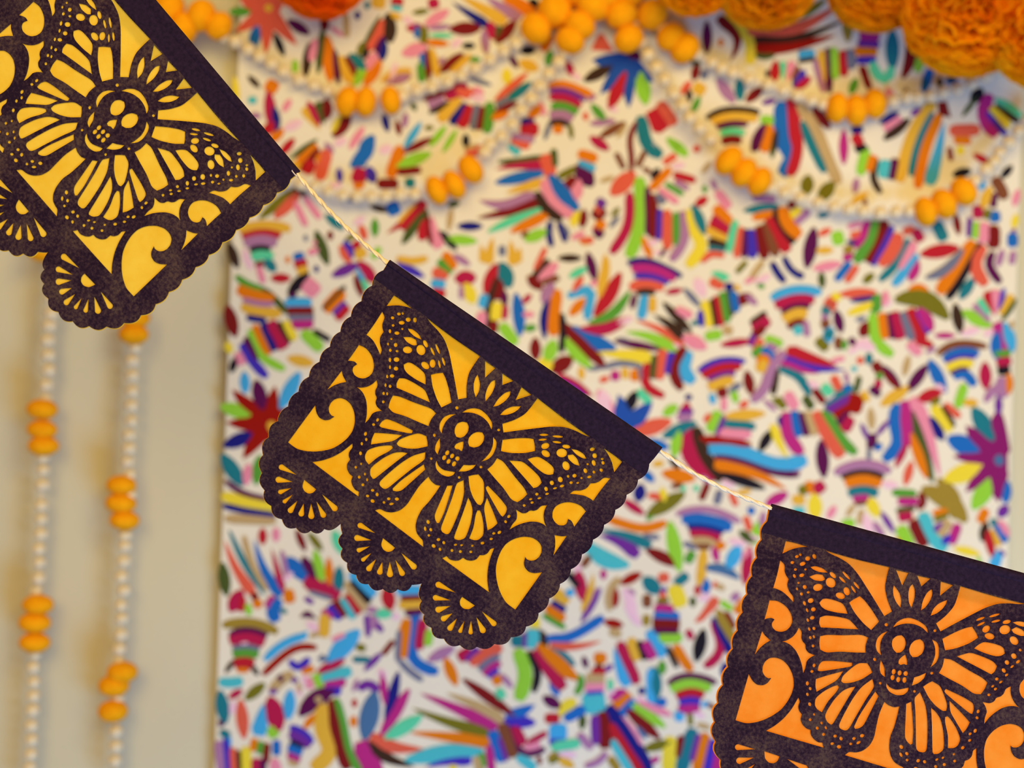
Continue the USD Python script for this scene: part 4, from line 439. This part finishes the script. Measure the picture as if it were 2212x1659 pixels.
pole = tube(np.stack([np.linspace(edge_l(TOP) - 40, edge_r(TOP) + 40, 12), np.full(12, 0.0), np.full(12, 0.0)], 1), 1)
pp = np.array([on_cloth(x, TOP) for x in np.linspace(edge_l(TOP) - 40, edge_r(TOP) + 40, 12)]) + [0, -0.001, 0]
part('hanging_rod', tube(pp, 0.006, 12), M['bead'], hang, smooth=40)

COL = {k: np.clip(lin(v) / lin(REF_WHITE) * 0.64, 0.004, 0.9) for k, v in dict(
    rd=(185, 28, 40), dr=(125, 22, 22), fr=(155, 18, 8), cm=(180, 25, 65), co=(222, 88, 62), pk=(232, 132, 146), lp=(240, 184, 188), or_=(226, 116, 12), gd=(226, 165, 50),
    yl=(236, 200, 50), lm=(146, 194, 52), gr=(88, 146, 48), dg=(74, 82, 34), ol=(118, 106, 24), kh=(158, 124, 42), em=(92, 196, 142), tl=(30, 112, 118), aq=(76, 176, 174),
    sk=(66, 158, 196), bl=(30, 98, 166), ry=(34, 74, 150), nv=(28, 26, 108), in_=(68, 44, 158), pu=(112, 42, 132), pl=(90, 14, 66), pm=(136, 24, 90), mg=(184, 38, 112),
    mv=(172, 112, 142), br=(128, 68, 40), db=(62, 38, 26), bk=(30, 22, 30), gy=(112, 108, 124), sb=(72, 104, 136), tn=(192, 152, 98)).items()}
COL['or'], COL['in'] = COL.pop('or_'), COL.pop('in_')
def stroke(kind, w, P, lift):
    """one stitched band as a low cushion on the cloth: centre line P (pixels), width w (pixels)"""
    P = np.asarray(P, float)
    ext = {'b': .20 * w, 'l': .22 * w + 2}.get(kind, 0)
    if kind == 'd': w *= 1.12; P = np.array([P[0] - [w * .46, 0], P[0] + [w * .46, 0]]); kind = 'l0'
    if ext:                                             # thread is carried a little past the traced ends
        a, z = P[0] - P[1], P[-1] - P[-2]; P = P.copy(); P[0] = P[0] + a / np.hypot(*a) * ext; P[-1] = P[-1] + z / np.hypot(*z) * ext
    L = np.linalg.norm(np.diff(P, axis=0), axis=1).sum()
    n = int(np.clip(L / 14, 6, 22)); Q = spline(P, n); t = np.linspace(0, 1, n)
    T = np.gradient(Q, axis=0); T /= np.linalg.norm(T, axis=1, keepdims=True) + 1e-9; Nn = np.stack([-T[:, 1], T[:, 0]], 1)
    if kind == 'l': p = np.sin(np.pi * (0.04 + 0.92 * t)) ** 0.62
    elif kind == 'l0': p = np.sqrt(np.clip(1 - (2 * t - 1) ** 2, 0.02, 1))
    elif kind == 't': p = np.minimum(1, 9 * t + .55) * (1 - t) ** 0.65 + .03
    elif kind == 's': p = np.minimum(1, 9 * (1 - t) + .55) * t ** 0.65 + .03
    else: p = np.minimum(1, np.minimum(t, 1 - t) * L / (0.5 * w) * 1.3 + 0.62)
    h = 0.5 * w * STROKE_W * p
    cols = [Q + Nn * h[:, None], Q + Nn * (0.6 * h)[:, None], Q - Nn * (0.6 * h)[:, None], Q - Nn * h[:, None]]
    lifts = [0.0002, 0.0007, 0.0007, 0.0002]
    V = np.stack([on_cloth(c[:, 0], c[:, 1], l + lift) for c, l in zip(cols, lifts)], 1).reshape(-1, 3)
    F = []
    for i in range(n - 1):
        for j in range(3):
            a = 4 * i + j; F += [[a, a + 4, a + 5], [a, a + 5, a + 1]]
    return V, np.array(F)
def patch(P, lift):
    poly = Polygon(P).buffer(0); poly = getattr(poly, 'geoms', [poly])[0].simplify(1)
    v, f = trimesh.creation.triangulate_polygon(poly, engine='earcut')
    return on_cloth(v[:, 0], v[:, 1], 0.0005 + lift), f
NAMES = {'A': 'animal_motif', 'B': 'bird_motif', 'F': 'flower_motif', 'P': 'person_motif', 'L': 'leaf_motif'}
motifs, ox, oy, sc = [], 0, 0, 5.0273
for line in MOTIFS.strip().splitlines():
    if line[0] == '@':
        a = [float(x) for x in line[1:].split(',')]; ox, oy = a[:2]; sc = a[2] if len(a) > 2 else 5.0273; continue
    k, rest = line[0], line[2:]; group = []
    for s in rest.split(';'):
        w = s.split(); c = w[0]
        P = np.array([[float(x) for x in q.split(',')] for q in w[2:]]) / sc + [ox, oy]
        kd = w[1][0] if w[1][0].isalpha() else 'l'; wd = float(w[1][1:] if w[1][0].isalpha() else w[1]) / sc if kd != 'p' else 0
        group.append((c, kd, wd, P))
    if k == 'L': motifs += [(k, [g]) for g in group]
    else:                                                  # figures that do not touch are motifs of their own
        sh = [(LineString(P) if len(P) > 1 else Point(P[0])).buffer(wd * .6 + 3) for c, kd, wd, P in group]; left = list(range(len(group)))
        while left:
            got = [left.pop(0)]; i = 0
            while i < len(got):
                for j in [j for j in left if sh[got[i]].intersects(sh[j])]: left.remove(j); got.append(j)
                i += 1
            got.sort(); motifs.append((k if len(got) > 1 else 'L', [group[j] for j in got]))
# the parts of the cloth that the pennants hide, or that run on outside the frame, carry repeats of the same figures
base = [mm for mm in motifs if mm[0] in 'AB' and len(mm[1]) >= 5]
blocked = [LineString(P).buffer(wd * .5 + 9) if len(P) > 1 else Point(P[0]).buffer(wd + 9) for k, g in motifs for c, kd, wd, P in g]
from shapely.strtree import STRtree
tree = STRtree(blocked)
hid = [Polygon([(880, 660), (1330, 960), (1250, 1120), (1060, 1300), (700, 1080), (640, 960), (800, 740)]), Polygon([(1720, 1230), (2130, 1350), (2130, 1640), (1620, 1640)]), sbox(500, -300, 2180, -90), sbox(480, 1730, 2130, 2300)]
placed = []
for area, tries in zip(hid, (140, 60, 140, 300)):
    x0, y0, x1, y1 = area.bounds
    for _ in range(tries):
        k, g = base[rng.integers(len(base))]; allp = np.vstack([P for c, kd, wd, P in g]); ctr = (allp.min(0) + allp.max(0)) / 2
        d = np.array([rng.uniform(x0, x1), rng.uniform(y0, y1)]) - ctr; flip = rng.random() < .5
        def mv(P):
            Q = P.copy()
            if flip: Q[:, 0] = 2 * ctr[0] - Q[:, 0]
            return Q + d
        hull = sbox(*(np.vstack([mv(allp).min(0) - 16, mv(allp).max(0) + 16]).ravel()))
        if not area.buffer(12).contains(hull) or any(hull.intersects(q) for q in placed) or any(blocked[i].intersects(hull) for i in tree.query(hull)): continue
        placed.append(hull); motifs.append((k, [(c, kd, wd, mv(P)) for c, kd, wd, P in g]))
def area_of(mm): return sum(wd * np.linalg.norm(np.diff(P, axis=0), axis=1).sum() + wd * wd for c, kd, wd, P in mm[1])
loose = sorted([i for i, mm in enumerate(motifs) if mm[0] == 'L'], key=lambda i: -area_of(motifs[i]))
small = set(loose[290:]); rest_v, rest_f, rest_c, off = [], [], [], 0
for i, (k, g) in enumerate(motifs):
    Vs, Fs, Cs, o = [], [], [], 0
    for n, (c, kd, wd, P) in enumerate(g):
        V, Fa = patch(P, 0.00004 * n) if kd == 'p' else stroke(kd, wd, P, 0.00004 * n + 0.00002 * (i % 5))
        Vs.append(V); Fs.append(Fa + o); o += len(V)
        Cs.append(np.tile(COL[c], (len(V), 1)))
    V, Fa, C = np.vstack(Vs), np.vstack(Fs), np.vstack(Cs)
    if i in small: rest_v.append(V); rest_f.append(Fa + off); rest_c.append(C); off += len(V); continue
    part(NAMES[k], trimesh.Trimesh(V, Fa, process=False), M['stitch'], hang, smooth=True, color=C)
if rest_v: part('stitched_fleck', trimesh.Trimesh(np.vstack(rest_v), np.vstack(rest_f), process=False), M['stitch'], hang, smooth=True, color=np.vstack(rest_c), kind='stuff')

# ------------------------------------------------------------------ garlands of wooden beads and felt balls
ico3, ico2 = trimesh.creation.icosphere(3), trimesh.creation.icosphere(2)
def bead_mesh(c, t, r):
    V = ico2.vertices.copy(); ax = t / np.linalg.norm(t)
    d = V @ ax; V = V - np.outer(d * 0.08, ax)
    return trimesh.Trimesh(V * r + c, ico2.faces, process=False)
def ball_mesh(c, t, r, seed, squash):
    V = ico3.vertices.copy(); ax = t / np.linalg.norm(t)
    V = V * (1 + 0.05 * (meshkit.fbm(V * 2.2 + seed * 3.1, 3, seed) - .5)[:, None] + 0.05 * (meshkit.noise(V * 9.0, seed) - .5)[:, None])
    d = V @ ax; V = V - np.outer(d * (1 - squash), ax)
    return trimesh.Trimesh(V * r + c, ico3.faces, process=False)
GY = CLOTH_Y - 0.013
def garland(label, beads, balls, cord, Y=GY, r_bead=0.0063):
    """beads: pixel centres; balls: (px, py, radius in px, squash); cord: pixel path"""
    c0 = ray(cord[0][0], cord[0][1], Y); g = thing('bead_garland', label, 'garland', 'bead and felt ball garlands', loc=c0)
    path = np.array([ray(x, y, Y) for x, y in along(cord, 10)]) - c0
    part('cord', tube(path, 0.0009, 6), M['cord'], g, smooth=40)
    def tang(p):
        i = int(np.argmin(np.linalg.norm(path - p, axis=1))); i = min(max(i, 1), len(path) - 2); return path[i + 1] - path[i - 1]
    for n, (x, y) in enumerate(beads):
        p = ray(x, y, Y) - c0; p[1] += rng.uniform(-.001, .001)
        part('wooden_bead', bead_mesh(p, tang(p), r_bead * rng.uniform(.93, 1.06)), M['bead'], g, smooth=True)
    for n, (x, y, r, sq) in enumerate(balls):
        p = ray(x, y, Y - 0.004) - c0
        part('felt_ball', ball_mesh(p, tang(p), 1.07 * r * Y / FPX, int(x) % 97, sq), M['felt'], g, smooth=True)
def fill(pts, step=30.0): return [tuple(p) for p in along(pts, step)]
R = 31.0
# two that hang straight down on the left
b1 = [(112, 585), (112, 615), (111, 646), (110, 678), (106, 704), (103, 736), (104, 768), (106, 800), (100, 832), (99, 863), (96, 907), (93, 988), (93, 1016), (92, 1048), (89, 1092), (89, 1122), (88, 1154), (84, 1186), (86, 1215), (83, 1249), (79, 1278), (75, 1367), (75, 1413), (71, 1442), (73, 1474), (72, 1504), (71, 1534), (67, 1568), (68, 1599), (66, 1630), (63, 1659), (62, 1690), (60, 1721)]
a1 = [(91, 884, R, .66), (91, 928, R - 1, .66), (94, 963, R, .66), (82, 1306, R, .66), (75, 1345, R + 1, .66), (75, 1388, R, .66), (95, 545, R, .66), (104, 507, R, .66)]
garland('long bead and orange felt ball garland hanging straight down at the far left', b1 + fill([(125, -60), (112, 470)], 31), a1, [(125, -60), (113, 520), (106, 760), (91, 960), (86, 1215), (75, 1400), (60, 1735)])
b2 = [(292, 751), (285, 780), (285, 812), (285, 846), (283, 877), (285, 910), (279, 940), (279, 969), (276, 997), (280, 1026), (281, 1068), (270, 1156), (270, 1180), (267, 1213), (263, 1246), (268, 1276), (262, 1308), (264, 1336), (261, 1371), (258, 1402), (257, 1429), (254, 1508), (251, 1580), (250, 1613), (249, 1643), (247, 1674), (246, 1706)]
a2 = [(289, 722, R - 1, .7), (291, 686, R, .7), (262, 1048, R - 1, .68), (261, 1087, R, .68), (269, 1124, R - 1, .68), (264, 1452, R, .7), (246, 1481, R, .7), (244, 1536, R - 1, .75)]
garland('straight bead and felt ball garland between the far left strand and the embroidered cloth', b2 + fill([(318, -60), (296, 650)], 31), a2, [(318, -60), (290, 700), (280, 1000), (262, 1280), (252, 1590), (245, 1720)])
# swags across the embroidered cloth
RB = 31.0
garland('upper left bead swag dipping to three orange felt balls below the red-orange flower', [(483, 78), (509, 90), (537, 107), (561, 123), (587, 138), (612, 155), (646, 173), (678, 185), (708, 195), (870, 207), (901, 196), (933, 189), (967, 177), (996, 165), (1027, 149), (1058, 131), (1088, 112), (1114, 95), (1134, 80), (1180, 50)],
        [(366, 18, 34, .85), (396, 62, 33, .85), (348, -14, 34, .85), (434, 34, 34, .85), (473, 56, 30, .85), (750, 219, RB, .75), (790, 220, RB, .72), (844, 217, 29, .72), (1157, 62, 33, .9), (1199, 24, 37, .9), (1246, -18, 34, .9)],
        [(330, -60), (366, 18), (434, 36), (509, 90), (612, 155), (708, 195), (790, 220), (870, 207), (967, 177), (1058, 131), (1134, 80), (1199, 24), (1260, -60)])
garland('lower left bead swag rising from three orange felt balls to the top middle', fill([(560, 372), (600, 386), (640, 396), (669, 400), (699, 411), (729, 421), (756, 425), (786, 424), (822, 427), (854, 421), (896, 420)], 31) + [(1048, 330), (1059, 312), (1083, 296), (1106, 270), (1126, 241), (1148, 215), (1166, 188), (1185, 161), (1207, 135), (1221, 112)],
        [(943, 411, RB, .68), (981, 399, RB, .68), (1017, 366, RB, .75), (1231, 88, 31, .85), (1252, 55, 33, .85), (1280, 14, 35, .85)],
        [(540, 360), (640, 396), (729, 421), (854, 421), (943, 411), (1017, 366), (1083, 296), (1148, 215), (1207, 135), (1252, 55), (1300, -60)], Y=GY - 0.006)
garland('upper right bead swag dipping to three orange felt balls right of the top middle', [(1428, 58), (1505, 116), (1539, 135), (1560, 147), (1583, 157), (1619, 171), (1659, 183), (1692, 195), (1722, 207), (1754, 217), (1778, 225), (1931, 219), (1961, 211), (1984, 210), (2011, 207), (2040, 198), (2070, 192), (2100, 180), (2130, 165), (2160, 150), (2188, 138), (2216, 126)],
        [(1360, -14, 33, .9), (1408, 32, 33, .9), (1449, 80, 31, .85), (1479, 104, 33, .85), (1808, 233, RB, .72), (1849, 238, RB + 1, .72), (1890, 224, RB - 1, .8)],
        [(1330, -60), (1408, 32), (1479, 104), (1583, 157), (1692, 195), (1808, 233), (1890, 225), (2011, 207), (2100, 180), (2230, 120)])
garland('lower right bead swag carrying two clusters of three orange felt balls', [(1365, 56), (1384, 90), (1400, 119), (1418, 147), (1436, 173), (1456, 203), (1474, 229), (1490, 255), (1512, 277), (1535, 300), (1665, 405), (1695, 417), (1729, 428), (1767, 439), (1802, 447), (1834, 452), (1866, 457), (1902, 460), (1935, 458), (1966, 456), (2106, 391), (2130, 367), (2148, 350), (2160, 330), (2180, 308), (2200, 284), (2222, 260)],
        [(1343, 32, 33, .9), (1358, 84, 32, .85), (1310, -10, 34, .9), (1574, 347, 33, .75), (1607, 373, 32, .75), (1641, 392, 31, .75), (1999, 457, RB, .72), (2039, 440, RB + 1, .75), (2082, 414, RB, .78)],
        [(1300, -60), (1343, 32), (1400, 119), (1456, 203), (1535, 300), (1574, 347), (1641, 392), (1767, 439), (1902, 460), (1999, 457), (2082, 414), (2148, 350), (2222, 260), (2250, 230)], Y=GY - 0.006)

# ------------------------------------------------------------------ paper marigolds
def marigold(px, py, rpx, Y, material, label, n=560):
    c = ray(px, py, Y); g = thing('paper_marigold', label, 'flower', 'ruffled paper marigolds along the top', loc=c)
    r = rpx * Y / FPX
    part('flower_core', trimesh.Trimesh(ico2.vertices * r * 0.74, ico2.faces, process=False), M[material], g, smooth=True)
    Vs, Fs, o = [], [], 0
    for i in range(n):
        z = 1 - 2 * (i + .5) / n; a = i * 2.399963; d = np.array([math.sqrt(1 - z * z) * math.cos(a), math.sqrt(1 - z * z) * math.sin(a), z])
        d = d + rng.normal(0, .08, 3); d /= np.linalg.norm(d)
        t = np.cross(d, rng.normal(0, 1, 3)); t /= np.linalg.norm(t); b = np.cross(d, t)
        w = r * rng.uniform(.24, .34); L = r * rng.uniform(.91, 1.0); ns, nl = 7, 5
        q = np.zeros((nl, ns, 3)); ph = rng.uniform(0, 6.3)
        for u in range(nl):
            f = u / (nl - 1)
            for s in range(ns):
                k = s / (ns - 1) * 2 - 1
                wid = w * (0.25 + 0.75 * math.sin(f * 1.9)) ; ruff = 0.05 * r * f * math.sin(k * 7 + ph) + 0.06 * r * f * f * (1 - k * k)
                q[u, s] = d * (0.66 * r + (L - 0.66 * r) * (f - 0.12 * f * k * k)) + t * (k * wid) + b * ruff
        Vs.append(q.reshape(-1, 3))
        for u in range(nl - 1):
            for s in range(ns - 1):
                a0 = o + u * ns + s; Fs += [[a0, a0 + ns, a0 + ns + 1], [a0, a0 + ns + 1, a0 + 1]]
        o += nl * ns
    part('petals', trimesh.Trimesh(np.vstack(Vs), np.array(Fs), process=False), M[material], g, smooth=True, kind='stuff')
marigold(2098, 12, 156, 1.245, 'petal_gold', 'largest bright orange ruffled paper marigold in the top right corner')
marigold(2262, 70, 125, 1.215, 'petal_gold', 'bright orange paper marigold cut off by the right edge of the photo')
marigold(1895, -46, 118, 1.275, 'petal_amber', 'amber paper marigold directly left of the largest orange one')
marigold(1655, -52, 118, 1.275, 'petal_amber', 'amber paper marigold above the red and brown tail feathers, third from the right')
marigold(1502, -62, 100, 1.27, 'petal_gold', 'small orange paper marigold nearest the top middle, half above the photo')
marigold(692, -74, 116, 1.275, 'petal_red', 'red-orange paper marigold at the top left beside the coral embroidered flower')

# ------------------------------------------------------------------ the bunting: twine and three cut-paper pennants
from scipy.spatial.transform import Rotation
D = json.loads(DESIGN)
def soft(P, n=2):
    P = np.array(P, float)
    for _ in range(n):
        Q = []; N = len(P)
        for i in range(N):
            a, b, c = P[i - 1], P[i], P[(i + 1) % N]; v, w = b - a, c - b
            if v @ w < math.cos(math.radians(50)) * np.hypot(*v) * np.hypot(*w): Q.append(b)
            else: Q += [b - .2 * v, b + .2 * w]
        P = np.array(Q)
    return P
holes = []
for P in D['half']:
    q = soft(P); holes += [q, q * [-1, 1]]
for P in D['full']: holes.append(soft(P))
FC = (60.62, 143.6)
for s in (-1, 0, 1):
    for P in D['flower']:
        q = soft(P)
        if s > 0: q = q * [-1, 1]
        holes.append(q + [s * FC[0], FC[1]])
def arc(a, e, b, n=5):
    """points from a over e to b on a smooth curve, b left out"""
    t = np.linspace(0, 1, n * 2 + 1)[:-1, None]; c = 2 * e - (a + b) / 2
    return (1 - t) ** 2 * a + 2 * t * (1 - t) * c + t * t * b
def outline(v0=0.0):
    """the sheet's scalloped edge in millimetres (u right, v down), fold line at v = v0"""
    side = [np.array([-100.3 - 0.008 * k * k, 13.2 + 11.55 * k]) for k in range(11)]           # outermost points of the side scallops, top to bottom
    low = [np.array(p) for p in [(-98.9, 140.6), (-94.2, 152.0), (-87.2, 161.6), (-78.6, 169.2), (-68.2, 173.9), (-57.0, 175.2), (-46.6, 171.8), (-39.0, 166.2), (-33.2, 158.6)]]
    mid = [np.array([31.8 * math.cos(a), 143.8 + 31.8 * math.sin(a)]) for a in np.radians(np.linspace(163, 17, 9))]
    E = side + low; mirror = lambda L: [p * [-1, 1] for p in L[::-1]]
    runs = [[(-98.2, 7.4)] + E + [(-30.9, 151.0)], [(-30.9, 151.0)] + mid + [(30.9, 151.0)]]
    pts = [np.array([-98.6, v0])]
    ctr = np.array([[-60, 143.6], [0, 143.6]])
    for r, run in enumerate(runs):
        run = [np.array(p, float) for p in run]; ext = run[1:-1]; val = [run[0]]
        for p, q in zip(ext, ext[1:]):
            mpt = (p + q) / 2; nrm = np.array([-(q - p)[1], (q - p)[0]]); nrm /= np.linalg.norm(nrm)
            if r == 0 and mpt[1] < 138: inward = np.array([1.0, 0.1])
            else: inward = ctr[r] - mpt
            inward = inward / np.linalg.norm(inward); val.append(mpt + inward * 1.75)
        val.append(run[-1])
        for a, e, b in zip(val, ext, val[1:]): pts += list(arc(a, e, b))
    pts.append(np.array([30.9, 151.0]))
    left = pts[:pts.index(pts[-1])] if False else pts
    n_left = [p for p in left if p[0] <= -30.8]
    allp = left + [p * [-1, 1] for p in n_left[::-1]]
    return Polygon(allp).buffer(0)
SHEET = outline()
SHEET = max(getattr(SHEET, 'geoms', [SHEET]), key=lambda g: g.area)
HOLES = unary_union([Polygon(q).buffer(0) for q in holes])
FRONT = SHEET.difference(HOLES)
FRONT = max(getattr(FRONT, 'geoms', [FRONT]), key=lambda g: g.area)
def sheet(poly, y0, y1, bend, size=9.0, sink=None):
    """a paper sheet cut to poly, from y0 to y1 mm behind the front face, gently bent"""
    gx = np.arange(-112, 113, size); gz = np.arange(-8, 190, size); vs, fs, o = [], [], 0
    from shapely import prepare
    for a, b in zip(gx, gx[1:]):
        strip = poly.intersection(sbox(a, -20, b, 200))
        for c, d in zip(gz, gz[1:]):
            cell = strip.intersection(sbox(a, c, b, d))
            for g in getattr(cell, 'geoms', [cell]):
                if g.geom_type != 'Polygon' or g.area < 1e-4: continue
                v, f = trimesh.creation.triangulate_polygon(g, engine='earcut'); vs.append(v); fs.append(f + o); o += len(v)
    v, f = np.vstack(vs), np.vstack(fs)
    key = np.round(v, 4); u, inv = np.unique(key, axis=0, return_inverse=True); f = inv.ravel()[f]; v = u
    f = f[(f[:, 0] != f[:, 1]) & (f[:, 1] != f[:, 2]) & (f[:, 0] != f[:, 2])]
    ar = (v[f[:, 1]] - v[f[:, 0]]); br_ = (v[f[:, 2]] - v[f[:, 0]]); neg = ar[:, 0] * br_[:, 1] - ar[:, 1] * br_[:, 0] < 0
    f[neg] = f[neg][:, ::-1]                                  # counter-clockwise in (u, v)
    e = np.vstack([f[:, [0, 1]], f[:, [1, 2]], f[:, [2, 0]]]); ek = {}
    for a, b in e: ek[(a, b)] = ek.get((a, b), 0) + 1
    rim = [(a, b) for (a, b) in ek if (b, a) not in ek]
    y = bend(v[:, 0], v[:, 1]); N = len(v)
    A = np.stack([v[:, 0], y + y0, -v[:, 1]], 1); B = np.stack([v[:, 0], y + y1, -v[:, 1]], 1)
    F = np.vstack([f, f[:, ::-1] + N, [[b, a, a + N] for a, b in rim], [[b, a + N, b + N] for a, b in rim]])
    return trimesh.Trimesh(np.vstack([A, B]) / 1000, F, process=False)
def hem(bend, tilt, depth=22.5):
    """the strip folded over the twine: down the front as far as the cut-outs, a bulge around the twine, then flat down the back"""
    strip = sheet(SHEET.intersection(sbox(-120, 3.0, 120, 14.7)), -0.32, -0.04, bend)  # front strip carries the painted-in darkness of the doubled layers
    flap = sheet(affinity.scale(SHEET.intersection(sbox(-120, 3.2, 120, depth)), .997, 1), 1.9, 2.15, bend)
    prof = [(-0.32, 3.6), (-0.85, 2.0), (-1.05, 0.2), (-0.85, -1.4), (-0.1, -2.3), (0.9, -2.6), (1.9, -2.3), (2.65, -1.2), (2.85, 0.4), (2.6, 2.0), (2.15, 3.4)]
    us = np.linspace(-1, 1, 61); V = []
    for u in us:
        for y, v in prof: V.append([u * 98.5, y + bend(u * 98.5, max(v, 0)), v + tilt * u * 98.5 * max(0, 1 - max(v, 0) / 3.2)])
    V = np.array(V); V2 = V.copy(); V2[:, 1] = 0.9 + (V2[:, 1] - 0.9) * 0.8; V2[:, 2] += 0.25; n = len(prof); F = []
    for i in range(len(us) - 1):
        for j in range(n - 1):
            a = i * n + j; F += [[a, a + n, a + n + 1], [a, a + n + 1, a + 1]]
    F = np.array(F); W = np.vstack([V, V2]); W = np.stack([W[:, 0], W[:, 1], -W[:, 2]], 1) / 1000; K = len(V)
    E = []
    for i in range(len(us) - 1):
        for j in (0, n - 1):
            a = i * n + j; E += [[a, a + n, a + n + K], [a, a + n + K, a + K]]
    return trimesh.util.concatenate([strip, flap, trimesh.Trimesh(W, np.vstack([F[:, ::-1], F + K, E]), process=False)])
def pose_matrix(p):
    Rm = Rotation.from_rotvec(p[:3]).as_matrix(); C = np.stack([RIGHT, FWD, UP], 1)
    Wm = C @ Rm; t = CAM + C @ np.array(p[3:]); mm = np.eye(4); mm[:3, :3] = Wm.T; mm[3, :3] = t; return mm
PENN = [
    (POSES[1], 'yellow', 'yellow-backed dark purple cut-paper pennant with a skull butterfly, at the upper left of the bunting', (0.5, 0.3), 0.022, 11),
    (POSES[0], 'marigold', 'golden-orange-backed dark purple cut-paper pennant with a skull butterfly, in the middle of the bunting', (-0.3, 0.4), -0.027, 12),
    (POSES[2], 'orange', 'bright-orange-backed purple cut-paper pennant with a skull butterfly, at the lower right of the bunting', (-1.0, 0.0), 0.010, 13)]
fold_pts = []
for p, colour, label, shift, tilt, seed in PENN:
    mtx = pose_matrix(p); g = thing('paper_pennant', label, 'pennant', 'cut-paper pennants strung on the twine', mat=mtx)
    bend = lambda u, v, seed=seed: 1.4 * (meshkit.noise(np.stack([np.asarray(u, float) / 75 + 9, np.asarray(v, float) / 75, np.zeros_like(np.asarray(u, float)) + seed], -1), seed) - .5)
    part('cut_paper', sheet(FRONT, 0.0, 0.28, bend), M['purple'], g)
    part('backing_paper', sheet(outline_shift(SHEET, shift), 0.75, 0.9, bend), M[colour], g)
    part('hem', hem(bend, tilt), M['hem'], g, smooth=50)
    for u in np.linspace(-97, 97, 19): fold_pts.append(np.array([u / 1000, 0.0009 + float(bend(u, 0)) / 1000, -(tilt * u) / 1000 - 0.0003, 1]) @ mtx)
fold_pts = np.array(fold_pts)[:, :3]
ends0 = ray(-420, -520, 0.93); ends1 = ray(2900, 1440, 0.90)
line = [ends0]
for i in range(len(fold_pts)):
    line.append(fold_pts[i])
    if i in (18, 37):
        a, b = fold_pts[i], fold_pts[i + 1]
        for f, s in ((0.3, .003), (0.6, .0032)): line.append(a + (b - a) * f - UP * s)
line.append(ends1)
line = along(np.array(line), 0.0012)
from scipy.ndimage import gaussian_filter1d
line = gaussian_filter1d(line, 4, axis=0, mode='nearest')
c0 = line[0].copy()
tw = thing('bunting_twine', 'cream cotton twine threaded through the folded tops of the paper pennants', 'string', loc=c0)
T = np.gradient(line, axis=0); T /= np.linalg.norm(T, axis=1, keepdims=True); A = np.cross(T, [0, 1.0, 0]); A /= np.linalg.norm(A, axis=1, keepdims=True); B = np.cross(T, A)
s = np.arange(len(line)) * 0.0012
thick = 0.00098 * (1 + .16 * np.sin(s * 310) * np.sin(s * 97))
for k in range(2):
    ph = s / 0.017 * 2 * np.pi + k * np.pi
    part('strand', tube(line - c0 + A * (np.cos(ph) * 0.00050)[:, None] + B * (np.sin(ph) * 0.00050)[:, None], thick, 7), M['cord'], tw, smooth=50)
bare = [j for j in range(100, len(line) - 100) if np.min(np.linalg.norm(fold_pts - line[j], axis=1)) > 0.012]
hv, counts = [], []
for i in range(150):
    j = bare[rng.integers(len(bare))]; p = line[j]; d = rng.normal(0, 1, 3); d -= d @ T[j] * T[j]; d /= np.linalg.norm(d); L = rng.uniform(.0015, .005)
    hv += [p - c0 + d * .0008, p - c0 + d * L * .5 + T[j] * L * .3, p - c0 + d * L * .7 + T[j] * L * .9, p - c0 + d * L * .6 + T[j] * L * 1.5]; counts.append(4)
hc = UsdGeom.BasisCurves.Define(stage, str(tw.GetPath()) + '/fuzz'); hc.CreateTypeAttr('cubic'); hc.CreateBasisAttr('catmullRom')
hc.CreateCurveVertexCountsAttr(counts); hc.CreatePointsAttr(Vt.Vec3fArray.FromNumpy(np.array(hv, np.float32))); hc.CreateWidthsAttr([0.00009]); hc.SetWidthsInterpolation('constant')
from pxr import UsdShade
UsdShade.MaterialBindingAPI.Apply(hc.GetPrim()).Bind(M['cord']); meta(hc.GetPrim(), kind='stuff')
